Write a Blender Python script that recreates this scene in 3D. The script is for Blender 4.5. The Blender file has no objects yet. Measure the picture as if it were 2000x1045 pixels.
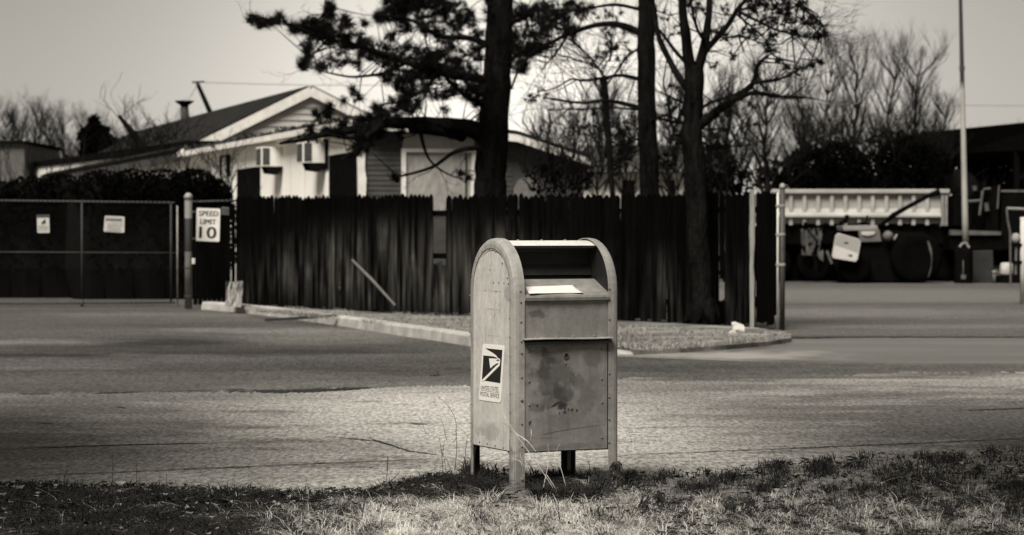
EXPO, SUN_E, SKY_S, SKY_G = 0.35, 4.8, .052, 1.5
import bpy, math, random
from mathutils import Vector, Matrix
random.seed(7)
R = math.radians
sc = bpy.context.scene
COL = sc.collection
F, HY, H = 4722.0, 458.0, 1.29          # focal length in photo pixels, horizon row, eye height

def P(px, py, D):                        # a point at depth D
    return Vector(((px - 1000) / F * D, D, H + (HY - py) / F * D))
def G(px, py, z=0.0):                    # a point on the ground
    D = F * (H - z) / (py - HY)
    return Vector(((px - 1000) / F * D, D, z))
def onplane(px, py, A, u):               # a point on the upright plane through A along u
    k = (px - 1000) / F
    t = (k * A[1] - A[0]) / (u[0] - k * u[1])
    D = A[1] + t * u[1]
    return Vector((A[0] + t * u[0], D, H + (HY - py) / F * D))
def rnd(a, b): return random.uniform(a, b)

# ---------------------------------------------------------------- meshes
class MB:
    def __init__(s): s.v = []; s.f = []
    def add(s, vs, fs):
        n = len(s.v); s.v += [tuple(v) for v in vs]; s.f += [tuple(i + n for i in f) for f in fs]; return s
    def box(s, c, size, rot=None):
        hx, hy, hz = [q / 2 for q in size]
        vs = [Vector((x, y, z)) for x in (-hx, hx) for y in (-hy, hy) for z in (-hz, hz)]
        if rot is not None: vs = [rot @ v for v in vs]
        vs = [v + Vector(c) for v in vs]
        return s.add(vs, [(0, 1, 3, 2), (4, 6, 7, 5), (0, 4, 5, 1), (2, 3, 7, 6), (0, 2, 6, 4), (1, 5, 7, 3)])
    def bar(s, a, b, w, h, up=(0, 0, 1)):
        a, b = Vector(a), Vector(b); d = (b - a); L = d.length; d.normalize()
        x = d.cross(Vector(up))
        if x.length < 1e-4: x = d.cross(Vector((0, 1, 0)))
        x.normalize(); z = x.cross(d)
        rot = Matrix((x, d, z)).transposed()
        return s.box((a + b) / 2, (w, L, h), rot)
    def prism(s, poly, ext):
        n = len(poly); ext = Vector(ext); poly = [Vector(p) for p in poly]
        vs = poly + [p + ext for p in poly]
        fs = [tuple(range(n))[::-1], tuple(range(n, 2 * n))] + [(i, (i + 1) % n, n + (i + 1) % n, n + i) for i in range(n)]
        return s.add(vs, fs)
    def poly(s, pts): return s.add(pts, [tuple(range(len(pts)))])
    def tube(s, path, rad, n=8, cap=True):
        path = [Vector(p) for p in path]; m = len(path)
        if not isinstance(rad, (list, tuple)): rad = [rad] * m
        vs = []; fs = []; ref = Vector((0.31, 0.17, 1)) if abs((path[-1] - path[0]).normalized().z) < .9 else Vector((0.1, 1, 0.05))
        for i, p in enumerate(path):
            t = (path[min(i + 1, m - 1)] - path[max(i - 1, 0)])
            if t.length < 1e-9: t = Vector((0, 0, 1))
            t.normalize(); x = t.cross(ref)
            if x.length < 1e-3: x = t.cross(Vector((1, 0, 0)))
            x.normalize(); y = t.cross(x)
            for k in range(n):
                a = 2 * math.pi * k / n
                vs.append(p + (x * math.cos(a) + y * math.sin(a)) * rad[i])
        for i in range(m - 1):
            for k in range(n):
                a, b = i * n + k, i * n + (k + 1) % n
                fs.append((a, b, b + n, a + n))
        if cap: fs += [tuple(range(n))[::-1], tuple(range((m - 1) * n, m * n))]
        return s.add(vs, fs)
    def lathe(s, c, prof, n=20, axis=None):
        c = Vector(c); vs = []; fs = []; m = len(prof)
        rot = Vector((0, 0, 1)).rotation_difference(Vector(axis)).to_matrix() if axis else Matrix.Identity(3)
        for r, z in prof:
            for k in range(n):
                a = 2 * math.pi * k / n
                vs.append(c + rot @ Vector((r * math.cos(a), r * math.sin(a), z)))
        for i in range(m - 1):
            for k in range(n):
                a, b = i * n + k, i * n + (k + 1) % n
                fs.append((a, b, b + n, a + n))
        fs += [tuple(range(n))[::-1], tuple(range((m - 1) * n, m * n))]
        return s.add(vs, fs)

INV = {}
def obj(name, mb, mat, parent=None, smooth=False, bevel=0, world=True):
    vs = mb.v; inv = Matrix.Identity(4)
    if parent is not None and world:
        inv = INV[parent.name] if parent.name in INV else (Matrix.Translation(parent.location) @ parent.rotation_euler.to_matrix().to_4x4()).inverted()
        vs = [inv @ Vector(v) for v in vs]
    me = bpy.data.meshes.new(name); me.from_pydata([tuple(v) for v in vs], [], mb.f); me.update()
    if smooth: me.polygons.foreach_set('use_smooth', [True] * len(me.polygons))
    if mat: me.materials.append(mat)
    o = bpy.data.objects.new(name, me); COL.objects.link(o)
    if parent is not None: o.parent = parent
    INV[o.name] = inv
    if bevel:
        b = o.modifiers.new('bevel', 'BEVEL'); b.width = bevel; b.segments = 2; b.limit_method = 'ANGLE'
    return o
def tag(o, label, cat, group=None, kind=None):
    if label: o['label'] = label
    if cat: o['category'] = cat
    if group: o['group'] = group
    if kind: o['kind'] = kind
    return o
def thing(name, label, cat, loc=(0, 0, 0), rotz=0, group=None):
    o = bpy.data.objects.new(name, None); COL.objects.link(o)
    o.location = loc; o.rotation_euler = (0, 0, rotz); o.empty_display_size = .2
    return tag(o, label, cat, group)
def struct(name, mb, mat, smooth=False):
    o = obj(name, mb, mat, None, smooth); o['kind'] = 'structure'; return o
def textmesh(body):
    cu = bpy.data.curves.new('lettering', 'FONT'); cu.body = body; cu.size = 1; cu.resolution_u = 3; cu.space_character = 1.05
    o = bpy.data.objects.new('lettering', cu); COL.objects.link(o)
    dg = bpy.context.evaluated_depsgraph_get(); dg.update()
    me = bpy.data.meshes.new_from_object(o.evaluated_get(dg))
    vs = [v.co.copy() for v in me.vertices]; fs = [tuple(p.vertices) for p in me.polygons]
    bpy.data.objects.remove(o); bpy.data.curves.remove(cu); bpy.data.meshes.remove(me)
    x0 = min(v.x for v in vs); x1 = max(v.x for v in vs); y0 = min(v.y for v in vs); y1 = max(v.y for v in vs)
    return [((v.x - x0) / (x1 - x0), (v.y - y0) / (y1 - y0)) for v in vs], fs
def lettering(mb, body, quad, f, bold=0):    # quad: tl, tr, br, bl in pixels
    uv, fs = textmesh(body); tl, tr, br, bl = quad
    for ox in ((0,) if not bold else (-bold, 0, bold)):
        vs = []
        for a, b in uv:
            x = (1 - b) * ((1 - a) * bl[0] + a * br[0]) + b * ((1 - a) * tl[0] + a * tr[0]) + ox
            y = (1 - b) * ((1 - a) * bl[1] + a * br[1]) + b * ((1 - a) * tl[1] + a * tr[1])
            vs.append(f(x, y) + Vector((0, -abs(ox) * .0004 - (ox > 0) * .0002, 0)))
        mb.add(vs, fs)

# ---------------------------------------------------------------- materials
TINT = (1.055, 1.0, 0.9)
def tn(g): return (g * TINT[0], g * TINT[1], g * TINT[2], 1)
class NT:
    def __init__(s, name):
        s.m = bpy.data.materials.new(name); s.m.use_nodes = True; s.t = s.m.node_tree; s.b = s.t.nodes['Principled BSDF']
        s.co = s.t.nodes.new('ShaderNodeTexCoord').outputs['Object']
    def link(s, a, b): s.t.links.new(a, b)
    def put(s, sock, v):
        if hasattr(v, 'is_linked') or hasattr(v, 'links'): s.link(v, sock)
        else: sock.default_value = v
    def vec(s, scale):
        n = s.t.nodes.new('ShaderNodeMapping'); s.link(s.co, n.inputs[0]); n.inputs['Scale'].default_value = scale; return n.outputs[0]
    def noise(s, scale, detail=4, stretch=(1, 1, 1), rough=.55, lo=.3, hi=.7, dist=0):
        n = s.t.nodes.new('ShaderNodeTexNoise'); n.inputs['Scale'].default_value = scale; n.inputs['Detail'].default_value = detail
        n.inputs['Roughness'].default_value = rough; n.inputs['Distortion'].default_value = dist
        s.link(s.vec(stretch) if stretch != (1, 1, 1) else s.co, n.inputs['Vector'])
        return s.rng(n.outputs[0], lo, hi)
    def rng(s, v, lo, hi, a=0., b=1., smooth=False):
        n = s.t.nodes.new('ShaderNodeMapRange'); n.interpolation_type = 'SMOOTHSTEP' if smooth else 'LINEAR'
        s.put(n.inputs[0], v)
        for i, q in enumerate((lo, hi, a, b)): n.inputs[i + 1].default_value = q
        return n.outputs[0]
    def math(s, op, a, b=0., clamp=False):
        n = s.t.nodes.new('ShaderNodeMath'); n.operation = op; n.use_clamp = clamp
        s.put(n.inputs[0], a); s.put(n.inputs[1], b); return n.outputs[0]
    def mix(s, f, a, b):                 # grey values in, grey value out
        return s.math('ADD', s.math('MULTIPLY', s.math('SUBTRACT', 1., f), a), s.math('MULTIPLY', f, b))
    def sep(s):
        n = s.t.nodes.new('ShaderNodeSeparateXYZ'); s.link(s.co, n.inputs[0]); return n.outputs
    def blob(s, c, r, ang=0., warp=None, amt=.5, axes=(0, 1), edge=(.3, 1.3)):   # a warped soft patch, for wear, damp and painted vignette tones
        o = s.sep(); x = s.math('SUBTRACT', o[axes[0]], c[0]); y = s.math('SUBTRACT', o[axes[1]], c[1])
        ca, sa = math.cos(ang), math.sin(ang)
        u = s.math('DIVIDE', s.math('ADD', s.math('MULTIPLY', x, ca), s.math('MULTIPLY', y, sa)), r[0])
        v = s.math('DIVIDE', s.math('SUBTRACT', s.math('MULTIPLY', y, ca), s.math('MULTIPLY', x, sa)), r[1])
        d = s.math('SQRT', s.math('ADD', s.math('MULTIPLY', u, u), s.math('MULTIPLY', v, v)))
        if warp is not None: d = s.math('ADD', d, s.math('MULTIPLY', s.math('SUBTRACT', warp, .5), amt))
        return s.rng(d, edge[0], edge[1], 1., 0., True)
    def done(s, g, rough=.85, bump=None, bs=.3, bd=.01, metal=0., spec=.3):
        c = s.t.nodes.new('ShaderNodeCombineColor')
        for i in range(3): s.put(c.inputs[i], s.math('MULTIPLY', g, TINT[i]) if not isinstance(g, float) else g * TINT[i])
        s.link(c.outputs[0], s.b.inputs['Base Color']); s.put(s.b.inputs['Roughness'], rough); s.b.inputs['Metallic'].default_value = metal
        s.b.inputs['Specular IOR Level'].default_value = spec
        if bump is not None:
            n = s.t.nodes.new('ShaderNodeBump'); n.inputs['Strength'].default_value = bs; n.inputs['Distance'].default_value = bd
            s.link(bump, n.inputs['Height']); s.link(n.outputs[0], s.b.inputs['Normal'])
        return s.m
def simple(name, g, var=.35, scale=4, stretch=(1, 1, 1), rough=.8, bs=.3, bd=.01, metal=0., spec=.3, fine=60):
    n = NT(name); a = n.noise(scale, 5, stretch); b = n.noise(fine, 3, stretch)
    v = n.math('ADD', n.math('MULTIPLY', a, .65), n.math('MULTIPLY', b, .35))
    return n.done(n.rng(v, 0., 1., g * (1 - var), g * (1 + var)), rough, v, bs, bd, metal, spec)

# ---------------------------------------------------------------- camera, light, sky
cam = bpy.data.cameras.new('camera'); co = bpy.data.objects.new('camera', cam); COL.objects.link(co)
co.location = (0, 0, H); co.rotation_euler = (R(90) - math.atan(64.5 / F), 0, 0)
cam.sensor_width = 36; cam.lens = 36 * F / 2000; cam.clip_start = .1; cam.clip_end = 3000
cam.dof.use_dof = True; cam.dof.focus_distance = 12.1; cam.dof.aperture_fstop = 4.8
sc.camera = co
sc.view_settings.view_transform = 'Standard'; sc.view_settings.look = 'None'; sc.view_settings.gamma = 1; sc.view_settings.exposure = EXPO
sc.cycles.use_denoising = True; sc.cycles.max_bounces = 6

SUN_EL, SUN_DIR = R(54), Vector((-.40, -.915, 0)).normalized()      # where the sun stands
sun = bpy.data.lights.new('sun', 'SUN'); sun.energy = SUN_E; sun.angle = R(30); sun.color = (1, .97, .925)
so = bpy.data.objects.new('sun', sun); COL.objects.link(so)
to_sun = Vector((SUN_DIR.x * math.cos(SUN_EL), SUN_DIR.y * math.cos(SUN_EL), math.sin(SUN_EL)))
so.rotation_euler = to_sun.to_track_quat('Z', 'Y').to_euler(); so.location = (-6, -8, 12)

w = bpy.data.worlds.new('World'); sc.world = w; w.use_nodes = True; nt = w.node_tree
bg = nt.nodes['Background']; bg.inputs[1].default_value = SKY_S
sky = nt.nodes.new('ShaderNodeTexSky'); sky.sky_type = 'NISHITA'; sky.sun_disc = False
sky.sun_elevation = SUN_EL; sky.sun_rotation = math.atan2(SUN_DIR.x, SUN_DIR.y); sky.dust_density = .6; sky.air_density = 1.0
bw = nt.nodes.new('ShaderNodeRGBToBW'); nt.links.new(sky.outputs[0], bw.inputs[0])
tc = nt.nodes.new('ShaderNodeTexCoord')
dot = nt.nodes.new('ShaderNodeVectorMath'); dot.operation = 'DOT_PRODUCT'; nt.links.new(tc.outputs['Generated'], dot.inputs[0])
dot.inputs[1].default_value = Vector((.005, 1, .06)).normalized()
def wm(op, a, b, c=None):
    n = nt.nodes.new('ShaderNodeMath'); n.operation = op
    for i, q in enumerate((a, b)):
        if isinstance(q, (int, float)): n.inputs[i].default_value = q
        else: nt.links.new(q, n.inputs[i])
    return n.outputs[0]
ang2 = wm('MULTIPLY', wm('SUBTRACT', 1., dot.outputs['Value']), 2.)         # about the angle squared
thin = wm('POWER', 2.718, wm('MULTIPLY', ang2, -1 / .115 ** 2))              # thin bright cloud over the yard
nz = nt.nodes.new('ShaderNodeTexNoise'); nz.inputs['Scale'].default_value = 5; nt.links.new(tc.outputs['Generated'], nz.inputs[0])
cloud = wm('ADD', wm('ADD', .92, wm('MULTIPLY', nz.outputs[0], .16)), wm('MULTIPLY', thin, SKY_G))
lum = wm('MULTIPLY', bw.outputs[0], cloud)
cc = nt.nodes.new('ShaderNodeCombineColor')
for i, q in enumerate((1.06, 1.0, .9)): nt.links.new(wm('MULTIPLY', lum, q), cc.inputs[i])
nt.links.new(cc.outputs[0], bg.inputs[0])

# ---------------------------------------------------------------- the ground
ROAD = R(20)
from mathutils import noise as mn
def asphalt(name, base, blobs=(), var=.25):
    n = NT(name)
    big = n.noise(.22, 4, (.45, 1.3, 1), lo=.3, hi=.72); mid = n.noise(1.6, 6, (.6, 1.2, 1), .65); fine = n.noise(75, 3, (1, .3, 1), .6, .3, .7); gr = n.noise(34, 3, (1, .28, 1), .6, .34, .66)
    warp = n.noise(1.6, 7, (.5, .9, 1), .7, .25, .75); pits = n.noise(20, 4, (1, .35, 1), .65, .60, .72); gate_ = n.noise(.7, 4, (.6, 1, 1), lo=.42, hi=.62)
    v = n.rng(n.math('ADD', n.math('MULTIPLY', big, .5), n.math('MULTIPLY', mid, .5)), 0, 1, base * (1 - var), base * (1 + var))
    for c, r, a, g, amt in blobs: v = n.mix(n.math('MULTIPLY', n.blob(c, r, a, warp, 1.7), amt), v, g)
    sp = n.math('ADD', n.math('MULTIPLY', fine, .45), n.math('MULTIPLY', gr, .55))
    v = n.math('MULTIPLY', v, n.rng(sp, .1, .9, .38, 1.62))
    v = n.math('MULTIPLY', v, n.rng(n.math('MULTIPLY', pits, n.math('ADD', .25, gate_)), 0, 1, 1, .35))
    return n.done(v, .92, sp, .4, .01, 0, .1)

g = MB(); g.poly([(-400, -60, -.012), (400, -60, -.012), (400, 900, -.012), (-400, 900, -.012)])
M_ground = asphalt('lot_asphalt', .07, [((-3.7, 27.5), (3.4, 1.7), .3, .035, .8), ((-4.5, 23.2), (5, .9), .3, .04, .75), ((-1.5, 24.3), (3.2, 1.5), .25, .05, .6),
        ((-.9, 21.0), (1.9, .7), .2, .12, .6), ((.4, 23.3), (3.2, 1.0), .15, .035, .6), ((-4.6, 38.5), (3.0, 2.6), .1, .11, .4), ((-2.2, 31), (1.6, 3), -.2, .17, .4), ((-5.2, 34.5), (1.5, .8), 0, .05, .7), ((-5.9, 29.2), (1.1, .8), .1, .15, .7), ((-5.2, 26.0), (1.3, .45), .1, .018, .8), ((-4.6, 23.6), (1.0, .4), .1, .11, .6), ((-3.0, 32.8), (1.7, 1.0), -.3, .15, .7), ((-6, 39.5), (2, 1.2), 0, .12, .6), ((-4.1, 29.3), (.9, 1.5), .3, .016, .75), ((-2.6, 26.6), (2.2, .8), .3, .022, .6)])
struct('ground', g, M_ground)

seam = [G(-2600, 840), G(-900, 792), G(0, 772), G(300, 767), G(700, 760), G(905, 755), G(1210, 742), G(1500, 735), G(2000, 727), G(2600, 716), G(3800, 702)]
near = [Vector((14, 11.0, 0)), Vector((7, 12.2, 0)), Vector((2, 10.6, 0)), Vector((-8, 9.0, 0)), Vector((-20, 3.0, 0))]
dn = []
for p, q in zip(seam, seam[1:]):
    for i in range(110): w_ = p.lerp(q, i / 110); dn.append(Vector((w_.x, w_.y + (rnd(-.5, .5) + rnd(-.5, .5)) * .2 + .25 * mn.noise(Vector((w_.x * 3.1, 0, 2))) + .16 * math.sin(w_.x * 2.1) * math.sin(w_.x * .7), 0)))
g = MB(); g.poly([(p.x, p.y, .004) for p in dn] + [(p.x, p.y, .004) for p in near])
M_road = asphalt('road_asphalt', .21, [((-.35, 16.2), (2.2, 4.8), .15, .42, .9), ((1.0, 13.3), (1.8, 1.4), .3, .30, .6), ((1.5, 20.5), (1.6, 1.2), .2, .12, .6), ((-3.6, 13.6), (3.0, 1.8), .35, .07, .7), ((-4.2, 17), (2.6, 3.4), .2, .09, .85), ((-3.4, 18.9), (2.4, 1.1), .33, .10, .75),
        ((3.6, 16.5), (2.6, 4.6), .2, .07, .85), ((-.9, 14.7), (.55, .8), .5, .12, .5), ((2.6, 21.9), (2.6, .6), .1, .06, .85)], .2)  # vignette painted in: pale middle and darker ends, among real worn patches
struct('road', g, M_road)

def strip(px, w0, z, jit=.0, n=60):     # a thin irregular strip along pixel points on the ground, widths in metres of depth
    pts = [G(x, y) for x, y in px]; L = []; 
    for i in range(n + 1):
        t = i / n * (len(pts) - 1); k = min(int(t), len(pts) - 2); f = t - k
        p = pts[k].lerp(pts[k + 1], f); ww = w0 * (math.sin(math.pi * min(max(i / n, .02), .98)) ** .5) * rnd(1 - jit, 1 + jit)
        L.append((p.x, p.y + rnd(-jit, jit) * w0 * .7, ww))
    m = MB(); vs = [(x, y - q / 2, z) for x, y, q in L] + [(x, y + q / 2, z) for x, y, q in L]
    m.add(vs, [(i, i + 1, n + 2 + i, n + 1 + i) for i in range(n)]); return m
M_crack = simple('crack_dirt', .022, .6, 30)
M_damp = simple('wet_tar', .012, .4, 8, rough=.5)
crk = MB()
for px, w0 in (([(-60, 937), (300, 922), (600, 909), (900, 896)], .03), ([(1205, 892), (1500, 880), (1800, 868), (2060, 856)], .035),
               ([(0, 879), (250, 871), (420, 868)], .06), ([(640, 855), (740, 864), (800, 884), (860, 892)], .05), ([(1860, 804), (2050, 798)], .07),
               ([(798, 829), (815, 830), (832, 831)], .05), ([(835, 731), (862, 730)], .16), ([(70, 829), (105, 830)], .07), ([(225, 797), (245, 798)], .07), ([(720, 858), (760, 872)], .05)):
    q = strip(px, w0, .008, .5, 90); crk.add(q.v, q.f)
struct('road_cracks', crk, M_crack)
dmp = MB()
for px, w0 in (([(485, 765), (560, 766), (640, 763), (725, 759)], .42), ([(440, 764), (478, 763)], .22), ([(340, 766), (420, 765)], .12), ([(180, 770), (280, 767)], .12), ([(30, 772), (110, 771)], .06)):
    q = strip(px, w0, .009, .25, 60); dmp.add(q.v, q.f)
struct('water_in_the_road_seam', dmp, M_damp)

# concrete apron and the yard behind it on the right
ap = [(1206, 694), (1238, 690), (1290, 684), (1340, 681), (1430, 675), (1520, 664), (1700, 661), (2000, 661), (2700, 662), (2700, 716), (2000, 712), (1800, 711), (1640, 708), (1420, 702)]
g = MB(); g.prism([G(x, y) + Vector((0, 0, .008)) for x, y in ap], (0, 0, -.04))
n = NT('apron_concrete'); big = n.noise(.5, 4, (.35, 1.5, 1)); fine = n.noise(60, 3); tr = n.blob((4.6, 26.2), (1.8, .5), .35, n.noise(2, 3), .8)
v = n.rng(n.math('ADD', n.math('MULTIPLY', big, .6), n.math('MULTIPLY', fine, .4)), 0, 1, .07, .145)
pl = n.blob((1.9, 25.6), (1.7, 1.0), .2, n.noise(2, 3), .8); v = n.mix(n.math('MULTIPLY', pl, .8), v, .27)
struct('apron', g, n.done(n.mix(n.math('MULTIPLY', tr, .5), v, .1), .9, fine, .3, .01, 0, .15))
g = MB(); g.poly([G(x, y) + Vector((0, 0, -.004 if y > 600 else -.004)) for x, y in [(1535, 658), (2900, 659), (2900, 540), (900, 540), (1440, 600)]])
struct('yard', g, asphalt('yard_gravel', .085, [((8, 52), (6, 8), 0, .14, .6), ((5.4, 40), (3, 3), .1, .15, .6), ((6.5, 34), (3, .8), .05, .14, .5), ((8, 45), (5, 1.2), .1, .05, .5), ((12, 60), (9, 3), 0, .07, .5)], .25))
q = strip([(1530, 659), (1700, 660), (1850, 660), (2100, 660)], .35, .014, .3, 60); struct('gutter', q, M_crack)

# dirt strip behind the kerb
back = [(470, 596), (600, 603), (700, 608), (850, 616), (1000, 620), (1200, 626), (1350, 633), (1480, 640), (1545, 652)]
frontp = [(1545, 660), (1500, 667), (1420, 674), (1330, 680), (1240, 684), (1215, 676), (1100, 668), (910, 655), (760, 636), (620, 614), (400, 596)]
g = MB(); SZ = .06
g.prism([G(x, y + (12 if (x, y) in frontp else 0) - 0, 0) * 1 + Vector((0, 0, SZ)) if False else G(x, y, SZ) for x, y in back] + [G(x, y, SZ) for x, y in frontp], (0, 0, -.13))
n = NT('dry_dirt'); a = n.noise(.9, 6); b = n.noise(45, 4, (1, .3, 1)); v = n.math('ADD', n.math('MULTIPLY', a, .6), n.math('MULTIPLY', b, .4))
pch = n.noise(1.1, 5, lo=.42, hi=.6); M_dirt = n.done(n.mix(pch, n.rng(v, .1, .9, .04, .12), n.rng(v, .1, .9, .13, .30)), .95, b, .3, .01, 0, .05)
struct('dirt_strip', g, M_dirt)

# kerb
kpx = [(392, 603), (440, 607), (500, 613), (560, 620), (612, 628), (620, 629), (690, 639), (770, 652), (840, 662), (915, 674), (1000, 682), (1100, 689), (1180, 693), (1238, 694)]
M_kerb = simple('kerb_concrete', .35, .4, 3, rough=.9, bs=.5, bd=.02)
kb = thing('kerb', 'pale concrete kerb curving along the front of the dirt strip', 'kerb', G(700, 640))
kp = [G(x, y) for x, y in kpx]
def kseg(i0, i1, hs):
    m = MB(); vs = []; pr = kp[i0:i1 + 1]
    for i, p in enumerate(pr):
        j = i0 + i; t = (kp[min(j + 1, len(kp) - 1)] - kp[max(j - 1, 0)]).normalized(); nn = Vector((-t.y, t.x, 0)); nn = nn if nn.x > 0 or nn.y > 0 else -nn
        h = hs if j < 11 else hs * (1 - .28 * (j - 10))
        e = .012 if i in (0, len(pr) - 1) else 0; sh = t * (e if i == 0 else -e)
        for a, z in ((0, -.05), (.015, h - .02), (.035, h), (.19, h + .005), (.2, -.05)): vs.append(p + nn * a + sh + Vector((rnd(-.006, .006), rnd(-.006, .006), z + (rnd(-.004, .004) if z > 0 else 0))))
    k = len(pr); fs = []
    for i in range(k - 1):
        for q in range(4): fs.append((i * 5 + q, i * 5 + q + 1, i * 5 + 6 + q, i * 5 + 5 + q))
    fs += [(0, 1, 2, 3, 4), tuple((k - 1) * 5 + q for q in (4, 3, 2, 1, 0))]
    m.add(vs, fs); obj('kerb_stone', m, M_kerb, kb)
for i0, i1 in ((0, 2), (2, 4), (5, 7), (7, 9), (9, 13)): kseg(i0, i1, .12)

# foreground verge
EDGE = [(-400, 966), (0, 955), (200, 955), (350, 960), (480, 968), (600, 972), (730, 962), (800, 948), (850, 936), (920, 926), (1000, 930), (1100, 936), (1220, 940), (1330, 935), (1420, 928), (1500, 914), (1600, 905), (1700, 898), (1800, 892), (2000, 884), (2400, 868)]
def edge_y(px):
    for (a, b), (c, d) in zip(EDGE, EDGE[1:]):
        if a <= px <= c: return b + (d - b) * (px - a) / (c - a)
    return EDGE[0][1] if px < 0 else EDGE[-1][1]
from mathutils import noise as mn
def verge_z(x, y): return .001 + .012 * mn.noise(Vector((x * 1.3, y * 1.3, 0))) + .006 * mn.noise(Vector((x * 5, y * 5, 3)))
vs = []; fs = []; NX, NY = 150, 60
for i in range(NX + 1):
    px = -400 + 2800 * i / NX; e = G(px, edge_y(px) + 6 * mn.noise(Vector((px * .022, 0, 0))) + 4 * mn.noise(Vector((px * .09, 4, 0))))
    for j in range(NY + 1):
        f = j / NY; D = e.y + (8.3 - e.y) * f; x = (px - 1000) / F * D
        z = .006 + verge_z(x, D) * min(1, j / 4); vs.append((x, D, max(z, .009)))
for i in range(NX):
    for j in range(NY): a = i * (NY + 1) + j; fs.append((a, a + NY + 1, a + NY + 2, a + 1))
n = NT('verge_soil'); a = n.noise(1.1, 5); b = n.noise(45, 4); c = n.noise(9, 4); v = n.math('ADD', n.math('MULTIPLY', c, .5), n.math('MULTIPLY', b, .5))
sh = n.blob((-2.4, 11.0), (1.9, 1.6), 0, a, .9); sh2 = n.blob((3.4, 12.2), (1.6, 1.2), .3, a, .9)  # dark patches paint the shade of the verge ends into the soil
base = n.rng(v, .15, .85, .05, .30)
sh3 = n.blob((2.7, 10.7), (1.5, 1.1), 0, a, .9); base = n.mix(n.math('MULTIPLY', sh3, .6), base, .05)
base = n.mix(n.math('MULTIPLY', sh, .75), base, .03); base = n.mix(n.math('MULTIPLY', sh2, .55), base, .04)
M_soil = n.done(base, .95, v, .9, .02, 0, .08)
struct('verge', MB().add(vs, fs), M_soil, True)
# ---------------------------------------------------------------- the collection box
TH = R(25.5); W_, D_, ZT = .598, .54, 1.272
ex = Vector((math.cos(TH), math.sin(TH), 0)); ey = Vector((-math.sin(TH), math.cos(TH), 0))
cor = G(1003, 963); cor.z = 0
org = cor + ex * W_ / 2 + ey * D_ / 2
BX = thing('mailbox', 'weathered grey street mailbox with open hood and white eagle sticker on its side', 'mailbox', org, TH)
def bp(name, m, mat, parent=None, smooth=False, bevel=0): return obj(name, m, mat, parent or BX, smooth, bevel, world=False)
def loc(v): return BX_INV @ Vector(v)
BX_INV = (Matrix.Translation(org) @ Matrix.Rotation(TH, 4, 'Z')).inverted()

def paint(name, lo, hi, blobs=(), streak=True, axes=(0, 2), spec=.35):
    n = NT(name); a = n.noise(7, 6); b = n.noise(160, 3); s = n.noise(9, 5, (2.2, 2.2, .35)); wp = n.noise(16, 6, lo=.2, hi=.8)
    v = n.math('ADD', n.math('ADD', n.math('MULTIPLY', a, .4), n.math('MULTIPLY', s, .4 if streak else .1)), n.math('MULTIPLY', b, .2))
    g = n.rng(v, .15, .85, lo, hi)
    for c, r, an, col, amt in blobs: g = n.mix(n.math('MULTIPLY', n.blob(c, r, an, wp, 1.6, axes, (.5, 1.05)), amt), g, col)
    mo = n.noise(34, 6, lo=.35, hi=.7, rough=.7); g = n.math('MULTIPLY', g, n.rng(mo, 0, 1, 1.08, .82)); dr = n.noise(5, 5, (7, 7, .3), .6, .58, .8); g = n.math('MULTIPLY', g, n.rng(dr, 0, 1, 1, .68))
    sc_ = n.noise(26, 7, (1.4, 1.4, .5), .75, .66, .74)
    g = n.mix(n.math('MULTIPLY', sc_, .45), g, lo * .45)
    return n.done(g, n.rng(a, 0, 1, .48, .7), v, .12, .004, 0, spec)
M_band = paint('leg_paint', .22, .34, [((-.27, .12), (.05, .16), 0, .06, .5), ((.27, .55), (.06, .3), 0, .12, .3)])
M_side = paint('side_paint_lit', .42, .58, [((-.2, 1.0), (.04, .05), 0, .2, .5), ((.02, .28), (.16, .05), 0, .22, .5)], axes=(1, 2))  # lighter than the front: the side's stronger light is put into the colour
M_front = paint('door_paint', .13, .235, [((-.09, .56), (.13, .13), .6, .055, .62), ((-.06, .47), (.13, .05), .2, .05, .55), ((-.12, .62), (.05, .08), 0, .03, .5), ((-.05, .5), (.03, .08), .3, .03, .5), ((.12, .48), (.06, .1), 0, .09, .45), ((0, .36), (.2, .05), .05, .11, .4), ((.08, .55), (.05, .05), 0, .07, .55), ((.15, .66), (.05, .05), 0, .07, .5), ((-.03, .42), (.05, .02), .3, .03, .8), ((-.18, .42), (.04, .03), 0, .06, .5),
      ((-.16, .89), (.06, .03), 0, .06, .7), ((0, .93), (.2, .02), 0, .1, .4), ((0, .22), (.22, .02), .02, .09, .5)])
M_hood = paint('hood_paint_lit', .6, .72, streak=False)  # lighter copy of the box grey, with the light on top painted in
M_in = paint('inside_paint_shaded', .010, .022)  # same grey paint darkened: the shade under the hood is in the colour
M_tray = paint('tray_paint', .15, .26, [((-.1, -.2), (.25, .03), 0, .42, .5)], axes=(0, 1))
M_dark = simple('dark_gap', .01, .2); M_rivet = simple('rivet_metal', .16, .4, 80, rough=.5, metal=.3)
M_scuff = simple('scuffed_metal', .035, .5, 60)
M_black = simple('black_ink', .012, .2, rough=.6); M_white = simple('sticker_white', .78, .04, 20, rough=.5, bs=.02)
M_paper = simple('paper_white', .66, .04, 20, rough=.7, bs=.05)

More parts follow.
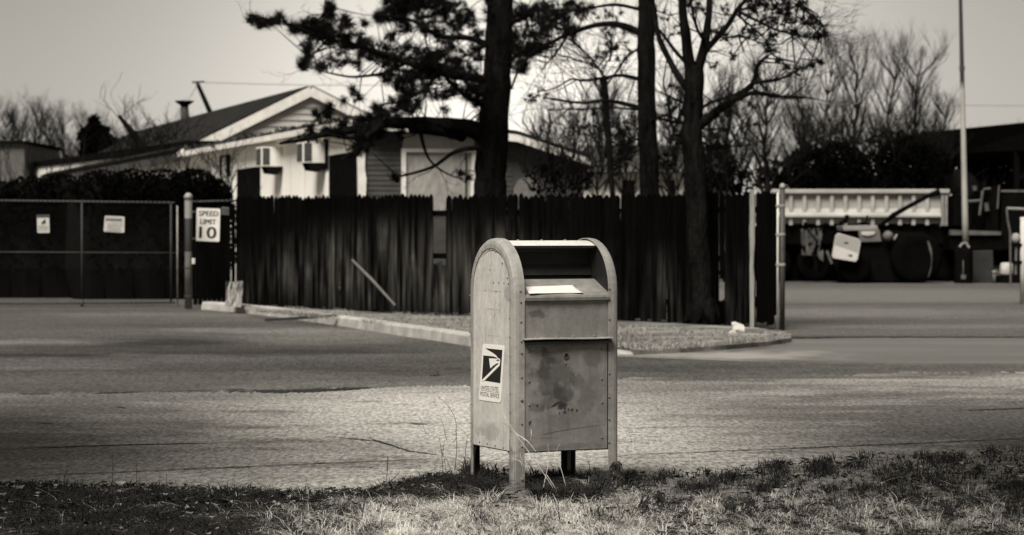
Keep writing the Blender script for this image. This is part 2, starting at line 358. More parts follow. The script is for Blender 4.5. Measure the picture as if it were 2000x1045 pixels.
def arch(inset, y0=None, y1=None, z0=0., ztop=None, n=22):    # points from the back foot over the top to the front foot
    yb, yf = (D_ / 2 - inset if y0 is None else y0), (-D_ / 2 + inset if y1 is None else y1)
    r = (yb - yf) / 2; cy = (yb + yf) / 2; zc = (ZT - inset if ztop is None else ztop) - r
    pts = [(yb, z0)] + [(cy + r * math.cos(a), zc + r * math.sin(a)) for a in [math.pi * i / n for i in range(n + 1)]] + [(yf, z0)]
    return pts
def band(sx):
    prof = [(.062, 0), (.03, 0), (.015, .0035), (.005, .012), (0, .028), (0, .05), (.004, .05), (.004, .03), (.03, .005), (.062, .004)]
    m = MB(); vs = []; L = len(prof); P_ = []
    for x, ins in prof: P_.append([(sx * (W_ / 2 - x), y, z) for y, z in arch(ins)])
    # straight legs get extra points so the profile stays true
    n = len(P_[0])
    for i in range(n):
        for q in range(L): vs.append(P_[q][i])
    fs = []
    for i in range(n - 1):
        for q in range(L): fs.append((i * L + q, i * L + (q + 1) % L, (i + 1) * L + (q + 1) % L, (i + 1) * L + q))
    fs += [tuple(range(L)), tuple(range((n - 1) * L, n * L))]
    return m.add(vs, fs)
for sx in (-1, 1): bp('leg_band', band(sx), M_band, smooth=False)
# side walls
for sx in (-1, 1):
    m = MB(); pts = arch(.022, z0=.205); x0 = sx * (W_ / 2 - .0045)
    m.prism([(x0, y, z) for y, z in pts], (-sx * .004, 0, 0)); s_ = bp('side_panel', m, M_side)
    pa = arch(0, D_ / 2 - .058, -D_ / 2 + .036, .205, ZT - .066)
    m = MB(); x1 = sx * (W_ / 2 - .0045); m.prism([(x1, y, z) for y, z in pa], (sx * .0035, 0, 0)); bp('raised_panel', m, M_side, s_)
    po = arch(0, D_ / 2 - .0535, -D_ / 2 + .0335, .2, ZT - .0615)
    m = MB(); m.prism([(x1, y, z) for y, z in po], (sx * .0012, 0, 0)); bp('seam', m, M_dark, s_)
# back, roof and hood
def sheet(ins, th, xw, a_end, z0, n=26):
    r = D_ / 2 - ins; zc = ZT - ins - r; o_ = []; i_ = []
    for rr, L in ((r, o_), (r - th, i_)):
        L.append((rr, z0)); L += [(rr * math.cos(a_end * k / n), zc + rr * math.sin(a_end * k / n)) for k in range(n + 1)]
    poly = o_ + i_[::-1]; m = MB(); k = len(o_); vs = []
    for x in (-xw, xw): vs += [(x, y, z) for y, z in o_] + [(x, y, z) for y, z in i_]
    N = 2 * k; fs = []
    for i in range(k - 1):
        fs += [(i, i + 1, N + i + 1, N + i), (k + i, N + k + i, N + k + i + 1, k + i + 1)]
        fs += [(i, k + i, k + i + 1, i + 1), (N + i, N + i + 1, N + k + i + 1, N + k + i)]
    fs += [(k - 1, 2 * k - 1, N + 2 * k - 1, N + k - 1), (0, N, N + k, k)]
    return m.add(vs, fs)
hd = bp('hood', sheet(.013, .004, W_ / 2 - .012, R(116), .2), M_hood)
XI = W_ / 2 - .062
r_ = D_ / 2 - .013; zc_ = ZT - .013 - r_; ae = R(116)
m = MB(); m.box((0, r_ * math.cos(ae) + .004, zc_ + r_ * math.sin(ae) - .006), (2 * XI + .004, .012, .013)); bp('hood_lip', m, M_dark, hd)
# front
yf = -D_ / 2
fp = MB(); fp.box((0, yf + .012, .868), (2 * XI + .004, .006, .2)); bp('upper_front_panel', fp, M_front)
fp = MB(); fp.box((0, yf + .009, .478), (2 * XI - .006, .006, .556)); door = bp('service_door', fp, M_front, bevel=.002)
fp = MB(); fp.box((0, yf + .021, .58), (2 * XI + .03, .012, .77)); bp('door_frame', fp, M_dark)
fp = MB(); fp.box((0, 0, .207), (W_ - .02, D_ - .03, .008)); bp('floor_plate', fp, M_dark)
# the ledge above the door: two bent strips and a shadow gap
def bent(y0, y1, z, t, w, bend):
    m = MB(); n = 16; vs = []
    for i in range(n + 1):
        x = -w + 2 * w * i / n; dz = bend * math.sin(i / n * 5.2 + .6) + .004 * (i / n); dy = -.006 * math.sin(i / n * 7)
        vs += [(x, y0, z + dz), (x, y1 + dy, z + dz - .003), (x, y1 + dy, z + dz - .003 - t), (x, y0, z + dz - t)]
    fs = []
    for i in range(n):
        for q in range(4): fs.append((i * 4 + q, i * 4 + (q + 1) % 4, i * 4 + 4 + (q + 1) % 4, i * 4 + 4 + q))
    fs += [(3, 2, 1, 0), tuple(n * 4 + q for q in range(4))]
    return m.add(vs, fs)
ledge = bp('door_ledge', bent(yf + .012, yf - .034, .768, .004, XI + .012, .003), M_band)
bp('lower_flange', bent(yf + .012, yf - .026, .754, .014, XI + .002, .002), M_dark, ledge)
# tray and inside
tb, zt0, zt1 = yf + .19, .985, 1.062
m = MB(); m.prism([(-XI, yf + .004, zt0 - .006), (-XI, yf - .008, zt0 - .002), (-XI, yf - .011, zt0 - .012), (-XI, yf - .008, zt0 - .027), (-XI, yf + .01, zt0 - .027)], (2 * XI, 0, 0)); tl = bp('tray_lip', m, M_tray)
m = MB(); m.prism([(-XI - .015, yf + .003, zt0 - .002), (-XI - .015, tb, zt1), (-XI - .015, tb, zt1 - .008), (-XI - .015, yf + .003, zt0 - .012)], (2 * XI + .03, 0, 0)); bp('tray', m, M_tray)
m = MB(); m.prism([(-XI, yf + .013, .9625), (-XI, yf + .013, .957), (-XI, yf + .004, .957), (-XI, yf + .004, .9625)], (2 * XI, 0, 0)); bp('lip_seam', m, M_dark)
prof = [(tb + .03, 1.02), (tb + .045, 1.075), (tb + .03, 1.082), (tb + .035, 1.09), (tb + .062, 1.14), (tb + .075, 1.2), (tb + .06, 1.25)]
m = MB(); vs = [(x, y, z) for x in (-XI - .015, XI + .015) for y, z in prof]; k = len(prof)
m.add(vs, [(i, i + 1, k + i + 1, k + i) for i in range(k - 1)]); bp('inner_back', m, M_in, smooth=False)
for sx in (-1, 1):
    pts = [(y, z) for y, z in arch(.016, z0=.95)]
    m = MB(); m.prism([(sx * (XI + .016), y, z) for y, z in pts], (sx * .004, 0, 0)); bp('inner_cheek', m, M_in)
# gussets at the feet
for sx in (-1, 1):
    for sy in (-1, 1):
        m = MB(); x = sx * (W_ / 2 - .009); q = []
        for i in range(7): a = math.pi / 2 * i / 6; q.append((x, sy * (D_ / 2 - .035 - .075 * (1 - math.sin(a))), .1 + .105 * (1 - math.cos(a)) ))
        q += [(x, sy * (D_ / 2 - .035), .205), (x, sy * (D_ / 2 - .008), .205), (x, sy * (D_ / 2 - .008), .0), (x, sy * (D_ / 2 - .035), .0)]
        q = [(x, sy * (D_ / 2 - .008), 0), (x, sy * (D_ / 2 - .05), 0), (x, sy * (D_ / 2 - .05), .12)] + [(x, sy * (D_ / 2 - .05 - .06 * (1 - math.cos(math.pi / 2 * i / 5))), .12 + .085 * math.sin(math.pi / 2 * i / 5)) for i in range(1, 6)] + [(x, sy * (D_ / 2 - .008), .205)]
        m.prism(q, (-sx * .004, 0, 0)); bp('foot_gusset', m, M_dark)
for sx in (-1, 1):      # dark strips painting the shade inside the back legs
    m = MB(); m.prism([(sx * (W_ / 2 - .0605), D_ / 2 - .0055, 0), (sx * (W_ / 2 - .012), D_ / 2 - .0055, 0), (sx * (W_ / 2 - .012), D_ / 2 - .0055, .2), (sx * (W_ / 2 - .0605), D_ / 2 - .0055, .2)], (0, -.0015, 0)); bp('leg_shade', m, M_dark)
# rivets: photo points on the front and on the left side, each a rivet of its own
FA, SA = cor, cor
def on_front(px, py, out=0): return onplane(px, py, cor - ey * out, ex)
def on_side(px, py, out=.0): return onplane(px, py, cor - ex * out, ey)
riv = MB(); riv.lathe((0, 0, 0), [(1, -.3), (1, .1), (.8, .45), (.45, .68), (.05, .75)], 8)
me_r = None
def rivet(pos, nrm, r, mat=None):
    global me_r
    o = bpy.data.objects.new('rivet', me_r) if me_r else bp('rivet', riv, M_rivet, smooth=True)
    if not me_r: me_r = o.data
    else: COL.objects.link(o); o.parent = BX
    o.location = loc(pos); o.scale = (r,) * 3; o.rotation_euler = Vector((0, 0, 1)).rotation_difference(Vector(nrm)).to_euler()
za = lambda L: [(860 + x / 3.4825, 420 + y / 3.4825) for x, y in L]
zb = lambda L: [(860 + x / 3.0725, 660 + y / 3.0725) for x, y in L]
for x, y in za([(545, 518), (547, 593), (549, 728), (551, 860), (554, 942), (1150, 503), (1151, 578), (1150, 710), (1150, 838), (1150, 919)]) + zb([(487, 92), (488, 237), (489, 517), (490, 655), (490, 930), (1013, 72), (1014, 215), (1013, 356), (1014, 490), (1013, 628), (1008, 820)]):
    rivet(on_front(x, y), (0, -1, 0), .0062)
for x, y in zb([(489, 375), (492, 852)]): rivet(on_front(x, y), (0, -1, 0), .009)
for x, y in za([(655, 835), (797, 830), (905, 829), (1048, 826)]): rivet(on_front(x, y, -.009), (0, -1, 0), .0085)
for x, y in za([(604, 930), (1098, 913)]) + zb([(533, 262), (533, 405), (968, 247), (970, 390), (970, 600), (751, 155)]): rivet(on_front(x, y, -.006), (0, -1, 0), .006)
for x, y in za([(215, 412), (202, 548), (202, 673), (203, 797), (205, 920), (457, 428), (463, 466), (472, 573), (472, 702), (473, 831), (475, 960), (240, 318), (286, 245), (330, 228), (378, 248), (424, 328)]) + \
        zb([(181, 183), (183, 290), (184, 400), (186, 510), (186, 617), (419, 108), (420, 222), (421, 337), (422, 448), (424, 562), (424, 673), (236, 626), (282, 636), (330, 648), (378, 660)]):
    rivet(on_side(x, y, -.001), (-1, 0, 0), .0058)
for i in range(3): rivet(org + ex * (-.135 + .135 * i) + ey * .02 + Vector((0, 0, ZT - .013)), (0, 0, 1), .009)
# lock
m = MB(); c = loc(on_front(1105, 694.5, -.006)); m.lathe(c, [(.0175, 0), (.0175, .006), (.0125, .008), (.011, .003)], 20, (0, -1, 0)); lk = bp('lock', m, M_rivet)
m = MB(); m.lathe(c + Vector((0, -.0045, 0)), [(.0105, 0), (.010, .001)], 16, (0, -1, 0)); bp('lock_core', m, M_dark, lk)
# holes and the torn outline of an old sticker
hol = MB()
for x, y in za([(338, 373), (361, 460), (397, 460), (433, 463)]): hol.lathe(loc(on_side(x, y, .0)), [(.004, 0), (.0035, .0012)], 8, (-1, 0, 0))
bp('screw_holes', hol, M_dark)
def scratch(L, w, out=.0007):
    m = MB()
    for pts in L:
        for (a, b) in zip(pts, pts[1:]):
            a2, b2 = [loc(on_side(*q, out)) for q in (a, b)]; d = (b2 - a2).normalized(); nn = Vector((0, -d.z, d.y)); k = 10; vs = []
            for i in range(k + 1):
                p = a2.lerp(b2, i / k); q = w * rnd(.05, 1.) * (1 if rnd(0, 1) > .25 else .1); vs += [p + nn * q, p - nn * q * rnd(.2, 1)]
            m.add(vs, [(2 * i, 2 * i + 2, 2 * i + 3, 2 * i + 1) for i in range(k)])
    return m
bp('torn_sticker_edge', scratch([za([(293, 513), (350, 516), (408, 519)]), za([(408, 519), (406, 640), (405, 825)]), za([(405, 825), (325, 818)]), za([(290, 632), (350, 640), (405, 646)]), za([(372, 518), (369, 640), (365, 760)])], .0011), M_dark)
chips = MB()
for cx, cy, rx, ry, k in ((388, 524, 20, 6, 9), (240, 515, 18, 14, 8), (298, 600, 8, 14, 5), (345, 640, 22, 5, 8), (310, 672, 4, 8, 3), (366, 690, 5, 20, 6), (220, 560, 5, 18, 4), (445, 950, 8, 14, 4)):
    for _ in range(k):
        x, y = za([(cx + rnd(-rx, rx), cy + rnd(-ry, ry))])[0]; s = rnd(.3, 1.5); pts = []
        for a in range(6): pts.append(loc(on_side(x + s * .5 * math.cos(a) * rnd(.5, 1), y + s * .6 * math.sin(a) * rnd(.5, 1), .0009)))
        chips.poly(pts)
bp('paint_chips', chips, M_dark)
# scuffs and scratches on the door
def onf(L, out): return [loc(on_front(x, y, out)) for x, y in zb(L)]
for pts in (((660, 418), (685, 396), (712, 378), (728, 376), (757, 402), (754, 428), (742, 432), (736, 408), (724, 430), (712, 424), (706, 398), (690, 410)), ((735, 448), (748, 436), (757, 440), (750, 456)), ((765, 424), (772, 422), (776, 436), (768, 438)), ((782, 428), (797, 424), (799, 437), (786, 440)), ((812, 438), (818, 428), (828, 432), (820, 446)), ((711, 446), (718, 446), (717, 460), (712, 459)), ((530, 505), (548, 498), (540, 520), (534, 530)), ((575, 405), (584, 396), (590, 410), (580, 418))):
    m = MB(); m.poly(onf(pts, -.0048)); bp('scuff_mark', m, M_scuff, door)
for L, w0 in ((((620, 580), (700, 562), (800, 545), (985, 520)), .0009), (((515, 598), (640, 604), (700, 600)), .0006), (((640, 360), (650, 470), (655, 560)), .0006), (((880, 120), (902, 200), (905, 260)), .0006)):
    P2 = onf(L, -.0049); m = MB(); vs = []
    for i, p in enumerate(P2): q = w0 * rnd(.4, 1.2); vs += [p + Vector((0, 0, q)), p - Vector((0, 0, q))] if L[0][0] != L[1][0] and abs(L[0][0] - L[1][0]) > 40 else [p + Vector((q, 0, 0)), p - Vector((q, 0, 0))]
    m.add(vs, [(2 * i, 2 * i + 2, 2 * i + 3, 2 * i + 1) for i in range(len(P2) - 1)]); bp('scratch', m, M_scuff, door)
# the eagle sticker
z4 = lambda L: [(900 + x / 7.467, 660 + y / 7.467) for x, y in L]
def dec(L, out): return [loc(on_side(x, y, out)) for x, y in z4(L)]
st = MB(); st.prism(dec([(318, 104), (330, 90), (345, 86), (612, 108), (632, 122), (637, 142), (582, 925), (572, 942), (552, 945), (285, 908), (266, 895), (264, 878)], .0012), (.0012, 0, 0)); st_ = bp('sticker', st, M_white)
m = MB(); m.poly(dec([(335, 149), (606, 176), (574, 662), (307, 618)], .0019)); bp('eagle_field', m, M_black, st_)
m = MB(); m.poly(dec([(312, 146), (350, 151), (470, 222), (518, 258), (538, 294), (566, 303), (576, 330), (566, 405), (547, 386), (552, 371), (520, 374), (470, 408), (430, 446), (410, 299), (470, 300), (525, 306), (532, 299), (515, 285), (468, 269), (330, 256), (312, 254)], .0026))
m.poly(dec([(549, 384), (566, 405), (450, 520), (348, 622), (318, 634), (304, 628), (310, 612), (420, 505), (470, 452), (520, 404)], .0027)); bp('eagle_emblem', m, M_white, st_)
m = MB(); m.poly(dec([(512, 332), (535, 314), (558, 318), (562, 340), (540, 332)], .0033)); bp('eagle_eye', m, M_black, st_)
m = MB(); f_ = lambda x, y: loc(on_side(*z4([(x, y)])[0], .0021))
lettering(m, 'UNITED STATES', [(292, 694), (550, 718), (547, 786), (288, 750)], f_); lettering(m, 'POSTAL SERVICE', [(288, 784), (562, 817), (557, 884), (284, 846)], f_)
m.poly(dec([(291, 763), (560, 799), (560, 803), (291, 767)], .0021)); bp('sticker_lettering', m, M_black, st_)
# letter lying in the tray
def tr(px, py, lift=0):            # a point on the sloping tray
    A = org + ey * (yf + .003) + Vector((0, 0, zt0)); sl = (zt1 - zt0) / (tb - yf - .003)
    nrm = (-ey * sl + Vector((0, 0, 1))).normalized(); d = Vector(((px - 1000) / F, 1, (HY - py) / F)); o = Vector((0, 0, H))
    t = (A + nrm * lift - o).dot(nrm) / d.dot(nrm); return o + d * t
zc5 = lambda x, y: (980 + x / 5.804, 440 + y / 5.804)
m = MB(); tl_, tr_, br_, bl_ = [zc5(*q) for q in ((262, 694), (800, 676), (925, 762), (310, 772))]
vs = []; nx, ny = 14, 8
for j in range(ny + 1):
    for i in range(nx + 1):
        u, v = i / nx, j / ny; x = (1 - v) * (tl_[0] * (1 - u) + tr_[0] * u) + v * (bl_[0] * (1 - u) + br_[0] * u); y = (1 - v) * (tl_[1] * (1 - u) + tr_[1] * u) + v * (bl_[1] * (1 - u) + br_[1] * u)
        lift = .004 + .01 * max(0, 1 - 3 * math.hypot(1 - u, v)) ** 1 + .010 * max(0, 1 - 4 * math.hypot(u, 1 - v)) + .006 * max(0, 1 - 4 * math.hypot(1 - u, 1 - v)) + .002 * math.sin(u * 6) * v
        vs.append(tr(x, y, lift))
n0 = len(vs); vs += [v - Vector((0, 0, .0015)) for v in vs]; fs = []
for j in range(ny):
    for i in range(nx):
        a = j * (nx + 1) + i; fs += [(a, a + 1, a + nx + 2, a + nx + 1), (n0 + a, n0 + a + nx + 1, n0 + a + nx + 2, n0 + a + 1)]
rim = [i for i in range(nx + 1)] + [j * (nx + 1) + nx for j in range(1, ny + 1)] + [ny * (nx + 1) + i for i in range(nx - 1, -1, -1)] + [j * (nx + 1) for j in range(ny - 1, 0, -1)]
for a, b in zip(rim, rim[1:] + rim[:1]): fs.append((a, n0 + a, n0 + b, b))
tag(obj('letter', m.add(vs, fs), M_paper, None, True), 'white paper envelope lying on the open tray of the mailbox', 'letter')
# ---------------------------------------------------------------- wooden stockade fence
def grey(name, g, **k): return simple(name, g, **k)
n = NT('fence_wood'); a = n.noise(9, 5, (1, 1, .07), lo=.35, hi=.75); b = n.noise(60, 3, (1, 1, .05)); c = n.noise(1.1, 3, (1, 1, .8), lo=.5, hi=.72); o = n.sep()
lowz = n.rng(o[2], 1.25, .35, 0, 1); mid = n.blob((3.3, .75), (2.6, .8), 0, a, .7, (0, 2))
v = n.rng(n.math('ADD', n.math('MULTIPLY', a, .6), n.math('MULTIPLY', b, .4)), .1, .9, .0012, .0045)
worn = n.math('MULTIPLY', n.math('MULTIPLY', n.math('POWER', a, 2.2), n.math('ADD', .25, n.math('MULTIPLY', c, .75))), n.math('ADD', n.math('MULTIPLY', mid, 2.4), n.math('MULTIPLY', lowz, .5)))
M_fence = n.done(n.mix(n.math('MULTIPLY', worn, 1.0, True), v, .17), .95, b, .5, .01, 0, 0.)
M_fdark = grey('fence_wood_dark', .0025, var=.5, scale=8, stretch=(1, 1, .1), spec=0.)
M_pale = grey('weathered_pale_wood', .2, var=.45, scale=12, stretch=(1, 1, .12))
base = [(462, 599, 383), (600, 605, 383), (700, 610, 381), (850, 617, 380), (1000, 622, 380), (1200, 629, 378), (1350, 636, 377), (1474, 641, 375)]
fpts = [(G(x, y), y, t) for x, y, t in base]
FEN = thing('wooden_fence', 'dark stockade fence of narrow weathered pickets with one gap', 'fence', fpts[0][0])
tot = [0]
for (p, _, _), (q, _, _) in zip(fpts, fpts[1:]): tot.append(tot[-1] + (q - p).length)
def fence_at(s):
    for i in range(len(fpts) - 1):
        if s <= tot[i + 1] or i == len(fpts) - 2:
            f = (s - tot[i]) / (tot[i + 1] - tot[i]); p = fpts[i][0].lerp(fpts[i + 1][0], f)
            D = p.y; ty = fpts[i][2] + (fpts[i + 1][2] - fpts[i][2]) * f
            return p, H + (HY - ty) / F * D, (fpts[i + 1][0] - fpts[i][0]).normalized()
panels = [MB() for _ in range(6)]; s = 0; cuts = [700, 866, 1050, 1230, 1390, 1600]
k = 0
while s < tot[-1]:
    wdt = rnd(.095, .135); p, zt, d = fence_at(min(s + wdt / 2, tot[-1])); px = 1000 + p.x / p.y * F
    nn = Vector((d.y, -d.x, 0)); zb = rnd(.0, .07); zt += rnd(-.03, .02); lean = rnd(-.006, .006) * 2
    if abs(px - 857) < 13.5: zt = H + (HY - rnd(511, 520)) / F * p.y; zb = .05
    holes = None
    if 1402 < px < 1412: holes = (545, 588)
    if 1414.5 < px < 1418: holes = (558, 586)
    gap = .008 if px < 1385 else .012
    def picket(z0, z1, tip=True):
        hw = wdt / 2 - gap / 2; out = nn * rnd(.0, .012); A = p + out
        def q(a, z): return A + d * (a * hw + lean * (z - .9)) + Vector((0, 0, z))
        pts = [q(-1, z0), q(1, z0), q(1, z1 - (.05 if tip else rnd(-.05, .05))), q(.25, z1), q(-.25, z1), q(-1, z1 - (.05 if tip else 0))]
        m = panels[[i for i, c_ in enumerate(cuts) if px < c_][0]]
        m.prism(pts, -nn * .018)
    if rnd(0, 1) < .02 and 500 < px < 1300 and abs(px - 857) > 30: zt -= rnd(.03, .1)
    if holes: 
        ya, yb = holes; picket(zb, H + (HY - yb) / F * p.y, False); picket(H + (HY - ya) / F * p.y, zt)
    else: picket(zb, zt, abs(px - 857) >= 13.5)
    s += wdt + (rnd(.0, .003) if px < 1385 else rnd(.0, .012))
for m in panels: obj('picket_panel', m, M_fence, FEN)
m = MB()
for i, hh in enumerate((.32, .95, 1.63)):
    for a in range(12):
        p, _, d = fence_at(tot[-1] * a / 12); q, _, _ = fence_at(tot[-1] * (a + 1) / 12); nn = Vector((-d.y, d.x, 0)) * .045
        r = MB(); r.bar(p + nn + Vector((0, 0, hh)), q + nn + Vector((0, 0, hh)), .04, .085); o_ = obj('rail', r, M_fdark, FEN)
for a in range(7):
    p, zt, d = fence_at(tot[-1] * (a + .03) / 6.2); nn = Vector((-d.y, d.x, 0)) * .12
    r = MB(); r.box(p + nn + Vector((0, 0, zt / 2 - .05)), (.09, .09, zt - .1)); obj('post', r, M_fdark, FEN)
# pale end post and the leaf of pickets beyond it
pe = G(1469, 647); r = MB(); zt = H + (HY - 370) / F * pe.y
pts = [];
for i in range(12):
    z = zt * i / 11; ww = .024 + rnd(-.007, .012); pts.append((ww, z))
r.prism([pe + Vector((-.028, 0, 0))] + [pe + Vector((-.028 + rnd(-.004, .004), 0, z)) for _, z in pts[1:]] + [pe + Vector((w_, 0, z)) for w_, z in pts[::-1]], (0, .05, 0))
tag(obj('fence_post', r, M_pale), 'pale splintered wooden post ending the dark picket fence', 'post')
lf = thing('fence_leaf', 'narrow black picket gate leaf between pale splintered post and grey pipe post', 'gate', G(1480, 641))
r = MB(); x = 1477
while x < 1516:
    wd = rnd(6, 8); z1 = H + (HY - (372 + rnd(-3, 3))) / F * 33; A = G(x + wd / 2, 641)
    z0 = rnd(.02, .1) if x < 1508 else rnd(.12, .2)
    r.prism([P(x, 0, 33).xy.to_3d() + Vector((0, 0, z0)), P(x + wd + .6, 0, 33).xy.to_3d() + Vector((0, 0, z0 + rnd(-.02, .04))), P(x + wd + .6, 0, 33).xy.to_3d() + Vector((0, 0, z1 - .04)), P(x + wd / 2, 0, 33).xy.to_3d() + Vector((0, 0, z1))  , P(x, 0, 33).xy.to_3d() + Vector((0, 0, z1 - .05))], (0, .02, 0)); x += wd
obj('picket_panel', r, M_fdark, lf)
for hh in (.4, 1.5):
    r = MB(); r.bar(P(1476, 0, 33.05).xy.to_3d() + Vector((0, 0, hh)), P(1516, 0, 33.05).xy.to_3d() + Vector((0, 0, hh)), .04, .09); obj('rail', r, M_fdark, lf)
M_galv = grey('galvanised_steel', .24, var=.5, scale=6, rough=.6, metal=.2); M_galvp = grey('pale_steel', .5, var=.3, scale=9, stretch=(1, 1, .3))
M_dsteel = grey('dark_steel', .05, var=.6, scale=6, rough=.6)
gp = thing('gate_post', 'tall dark pipe gate post with round cap beside the fence end', 'post', G(1528, 645))
D0 = gp.location.y; r = MB(); z1 = H + (HY - 368) / F * D0; r.tube([gp.location, gp.location + Vector((0, 0, z1))], .036, 14); obj('pipe', r, M_dsteel, gp, True)
r = MB(); r.lathe(gp.location + Vector((0, 0, z1)), [(.042, 0), (.042, .02), (.036, .05), (.018, .068), (.002, .07)], 14); obj('cap', r, M_galv, gp, True)
for y in (402, 458, 517):
    r = MB(); z = H + (HY - y) / F * D0; r.lathe(gp.location + Vector((0, 0, z - .02)), [(.036, 0), (.043, .004), (.043, .036), (.036, .04)], 14)
    r.box(gp.location + Vector((-.06, -.01, z)), (.06, .02, .03)); obj('clamp', r, M_galv, gp)
sl = G(1519, 645); r = MB()
r.tube([sl, sl + Vector((0, 0, H + (HY - 376) / F * sl.y))], .014, 8); tag(obj('gate_pole', r, M_galvp, None, True), 'slim pale pole close beside the dark pipe gate post', 'pole')
# stick leaning on the fence, board and rubbish at its foot
r = MB(); r.tube([P(688, 508, 39.6), P(725, 545, 39.2), P(772, 597, 38.6)], [.02, .026, .02], 8); tag(obj('leaning_stick', r, grey('grey_stick', .1), None), 'long grey stick leaning across the fence pickets', 'stick')
r = MB(); q = [G(438, 598, .1), G(471, 600, .1)]; t1, t2 = P(446, 551, q[0].y + .12), P(475, 549, q[1].y + .12)
n = NT('striped_board'); a = n.noise(28, 4, (1, 1, .12), lo=.42, hi=.6); M_sboard = n.done(n.rng(a, 0, 1, .012, .36), .9, a, .3, .01)
r.prism([q[0], q[1], t2, t1], (0, .03, 0)); tag(obj('weathered_board', r, M_sboard), 'short streaky weathered board propped upright behind the kerb', 'board')
r = MB(); r.bar(G(520, 625, .02) , G(655, 617, .13), .05, .04); tag(obj('fallen_stick', r, grey('wet_wood', .02)), 'dark stick lying across the kerb', 'stick')
M_litter = grey('white_plastic', .5, var=.15)
r = MB(); c_ = G(1442, 640, .13); r.prism([c_ + Vector((-.07, 0, -.02)), c_ + Vector((.08, 0, -.05)), c_ + Vector((.08, .03, .01)), c_ + Vector((-.03, .02, .05)), c_ + Vector((-.075, 0, .04))], (0, .12, .02))
tag(obj('crumpled_bag', r, M_litter), 'white crumpled bag lying at the foot of the fork trunk tree', 'litter')
r = MB(); c_ = G(1432, 652, .12); r.prism([c_ + Vector((-.07, 0, -.02)), c_ + Vector((.05, 0, -.02)), c_ + Vector((.02, .02, .06)), c_ + Vector((-.04, .02, .02))], (0, .08, 0))
tag(obj('paper_scrap', r, grey('dirty_paper', .4)), 'small pale paper scrap on the dirt strip below the crumpled bag', 'litter')

# ---------------------------------------------------------------- chain link gate, its post, the signs
GD = 43.3
def gx(px): return (px - 1000) / F * GD
def gz(py): return H + (HY - py) / F * GD
M_wire = grey('old_wire', .012, var=.5, rough=.7); M_rail = grey('old_rail', .028, var=.5, scale=3, rough=.7)
GA = thing('chain_link_gate', 'wide dark chain link gate across the left drive', 'gate', Vector((gx(170), GD, 0)))
def rail(a, b, rr=.02, name='frame_rail'):
    r = MB(); r.tube([Vector((gx(a[0]), GD, gz(a[1]))), Vector((gx(b[0]), GD, gz(b[1])))], rr, 8); return obj(name, r, M_rail, GA, True)
rail((-80, 391), (342, 396)); rail((-80, 492), (342, 494), .012); rail((-80, 593), (342, 591)); rail((160, 393), (160, 592), .018, 'frame_post'); rail((334, 395), (334, 592), .018, 'frame_post')
r = MB(); r.tube([Vector((gx(348), GD - .1, .03)), Vector((gx(348), GD - .1, gz(402)))], .013, 8); obj('drop_bar', r, M_galv, GA, True)
r = MB(); r.tube([Vector((gx(161), GD - .05, .0)), Vector((gx(160), GD - .05, gz(585)))], .028, 8); obj('ground_bolt', r, M_dsteel, GA, True)
def mesh_wires(x0, x1, z0, z1, y, st=.065, wr=.0022):
    m = MB(); hgt = z1 - z0; c0 = x0 - hgt
    while c0 < x1:
        for sg in (1, -1):
            a = (c0, z0) if sg > 0 else (c0, z1); b = (c0 + hgt, z1) if sg > 0 else (c0 + hgt, z0)
            ts = max(0, (x0 - a[0]) / hgt), min(1, (x1 - a[0]) / hgt)
            if ts[1] > ts[0]:
                p = [(a[0] + (b[0] - a[0]) * t, a[1] + (b[1] - a[1]) * t) for t in ts]
                m.tube([(p[0][0], y + sg * .002, p[0][1]), (p[1][0], y + sg * .002, p[1][1])], wr, 3, False)
        c0 += st
    return m
m = mesh_wires(gx(-80), gx(334), gz(592), gz(393), GD + .02)
obj('wire_mesh', m, M_wire, GA)
def knots(x0, x1, za, zb, st=.078):
    m = MB(); x = x0
    while x < x1:
        f = (x - x0) / (x1 - x0); z = za + (zb - za) * f; m.lathe((x, GD - .022, z - .012), [(.004, 0), (.013, .008), (.013, .018), (.003, .03)], 6); x += st * rnd(.93, 1.07)
    return m
M_knot = grey('wire_ties', .10, var=.6, scale=30)
obj('wire_ties', knots(gx(-80), gx(342), gz(391), gz(396)), M_knot, GA); obj('wire_ties', knots(gx(-80), gx(342), gz(593), gz(591)), grey('wire_ties_low', .08), GA)
tag(thing('', None, None), None, None) if False else None
PO = thing('gate_post', 'thick grey pipe gate post with domed cap beside the speed sign', 'post', G(368, 603))
pD = PO.location.y; ph = H + (HY - 386) / F * pD
n = NT('post_paint'); a = n.noise(5, 5, (1, 1, .6)); o = n.sep(); bandm = n.math('MULTIPLY', n.rng(o[2], .98, 1.0, 0, 1), n.rng(o[2], 1.58, 1.56, 0, 1))
M_post = n.done(n.mix(bandm, n.rng(a, 0, 1, .07, .17), .015), .7, a, .2, .01)
r = MB(); r.tube([PO.location, PO.location + Vector((0, 0, ph))], .065, 18); obj('pipe', r, M_post, PO, True)
r = MB(); r.lathe(PO.location + Vector((0, 0, ph)), [(.075, -.03), (.075, .02), (.062, .055), (.035, .078), (.003, .085)], 18); obj('cap', r, M_galv, PO, True)
for y in (523, 578):
    z = H + (HY - y) / F * pD; r = MB(); r.lathe(PO.location + Vector((0, 0, z - .02)), [(.065, 0), (.072, .004), (.072, .03), (.065, .035)], 18); obj('clamp', r, M_dsteel, PO)
r = MB(); r.box(P(378, 510, pD - .03), (.055, .05, .1)); obj('latch', r, M_litter, PO, bevel=.008)
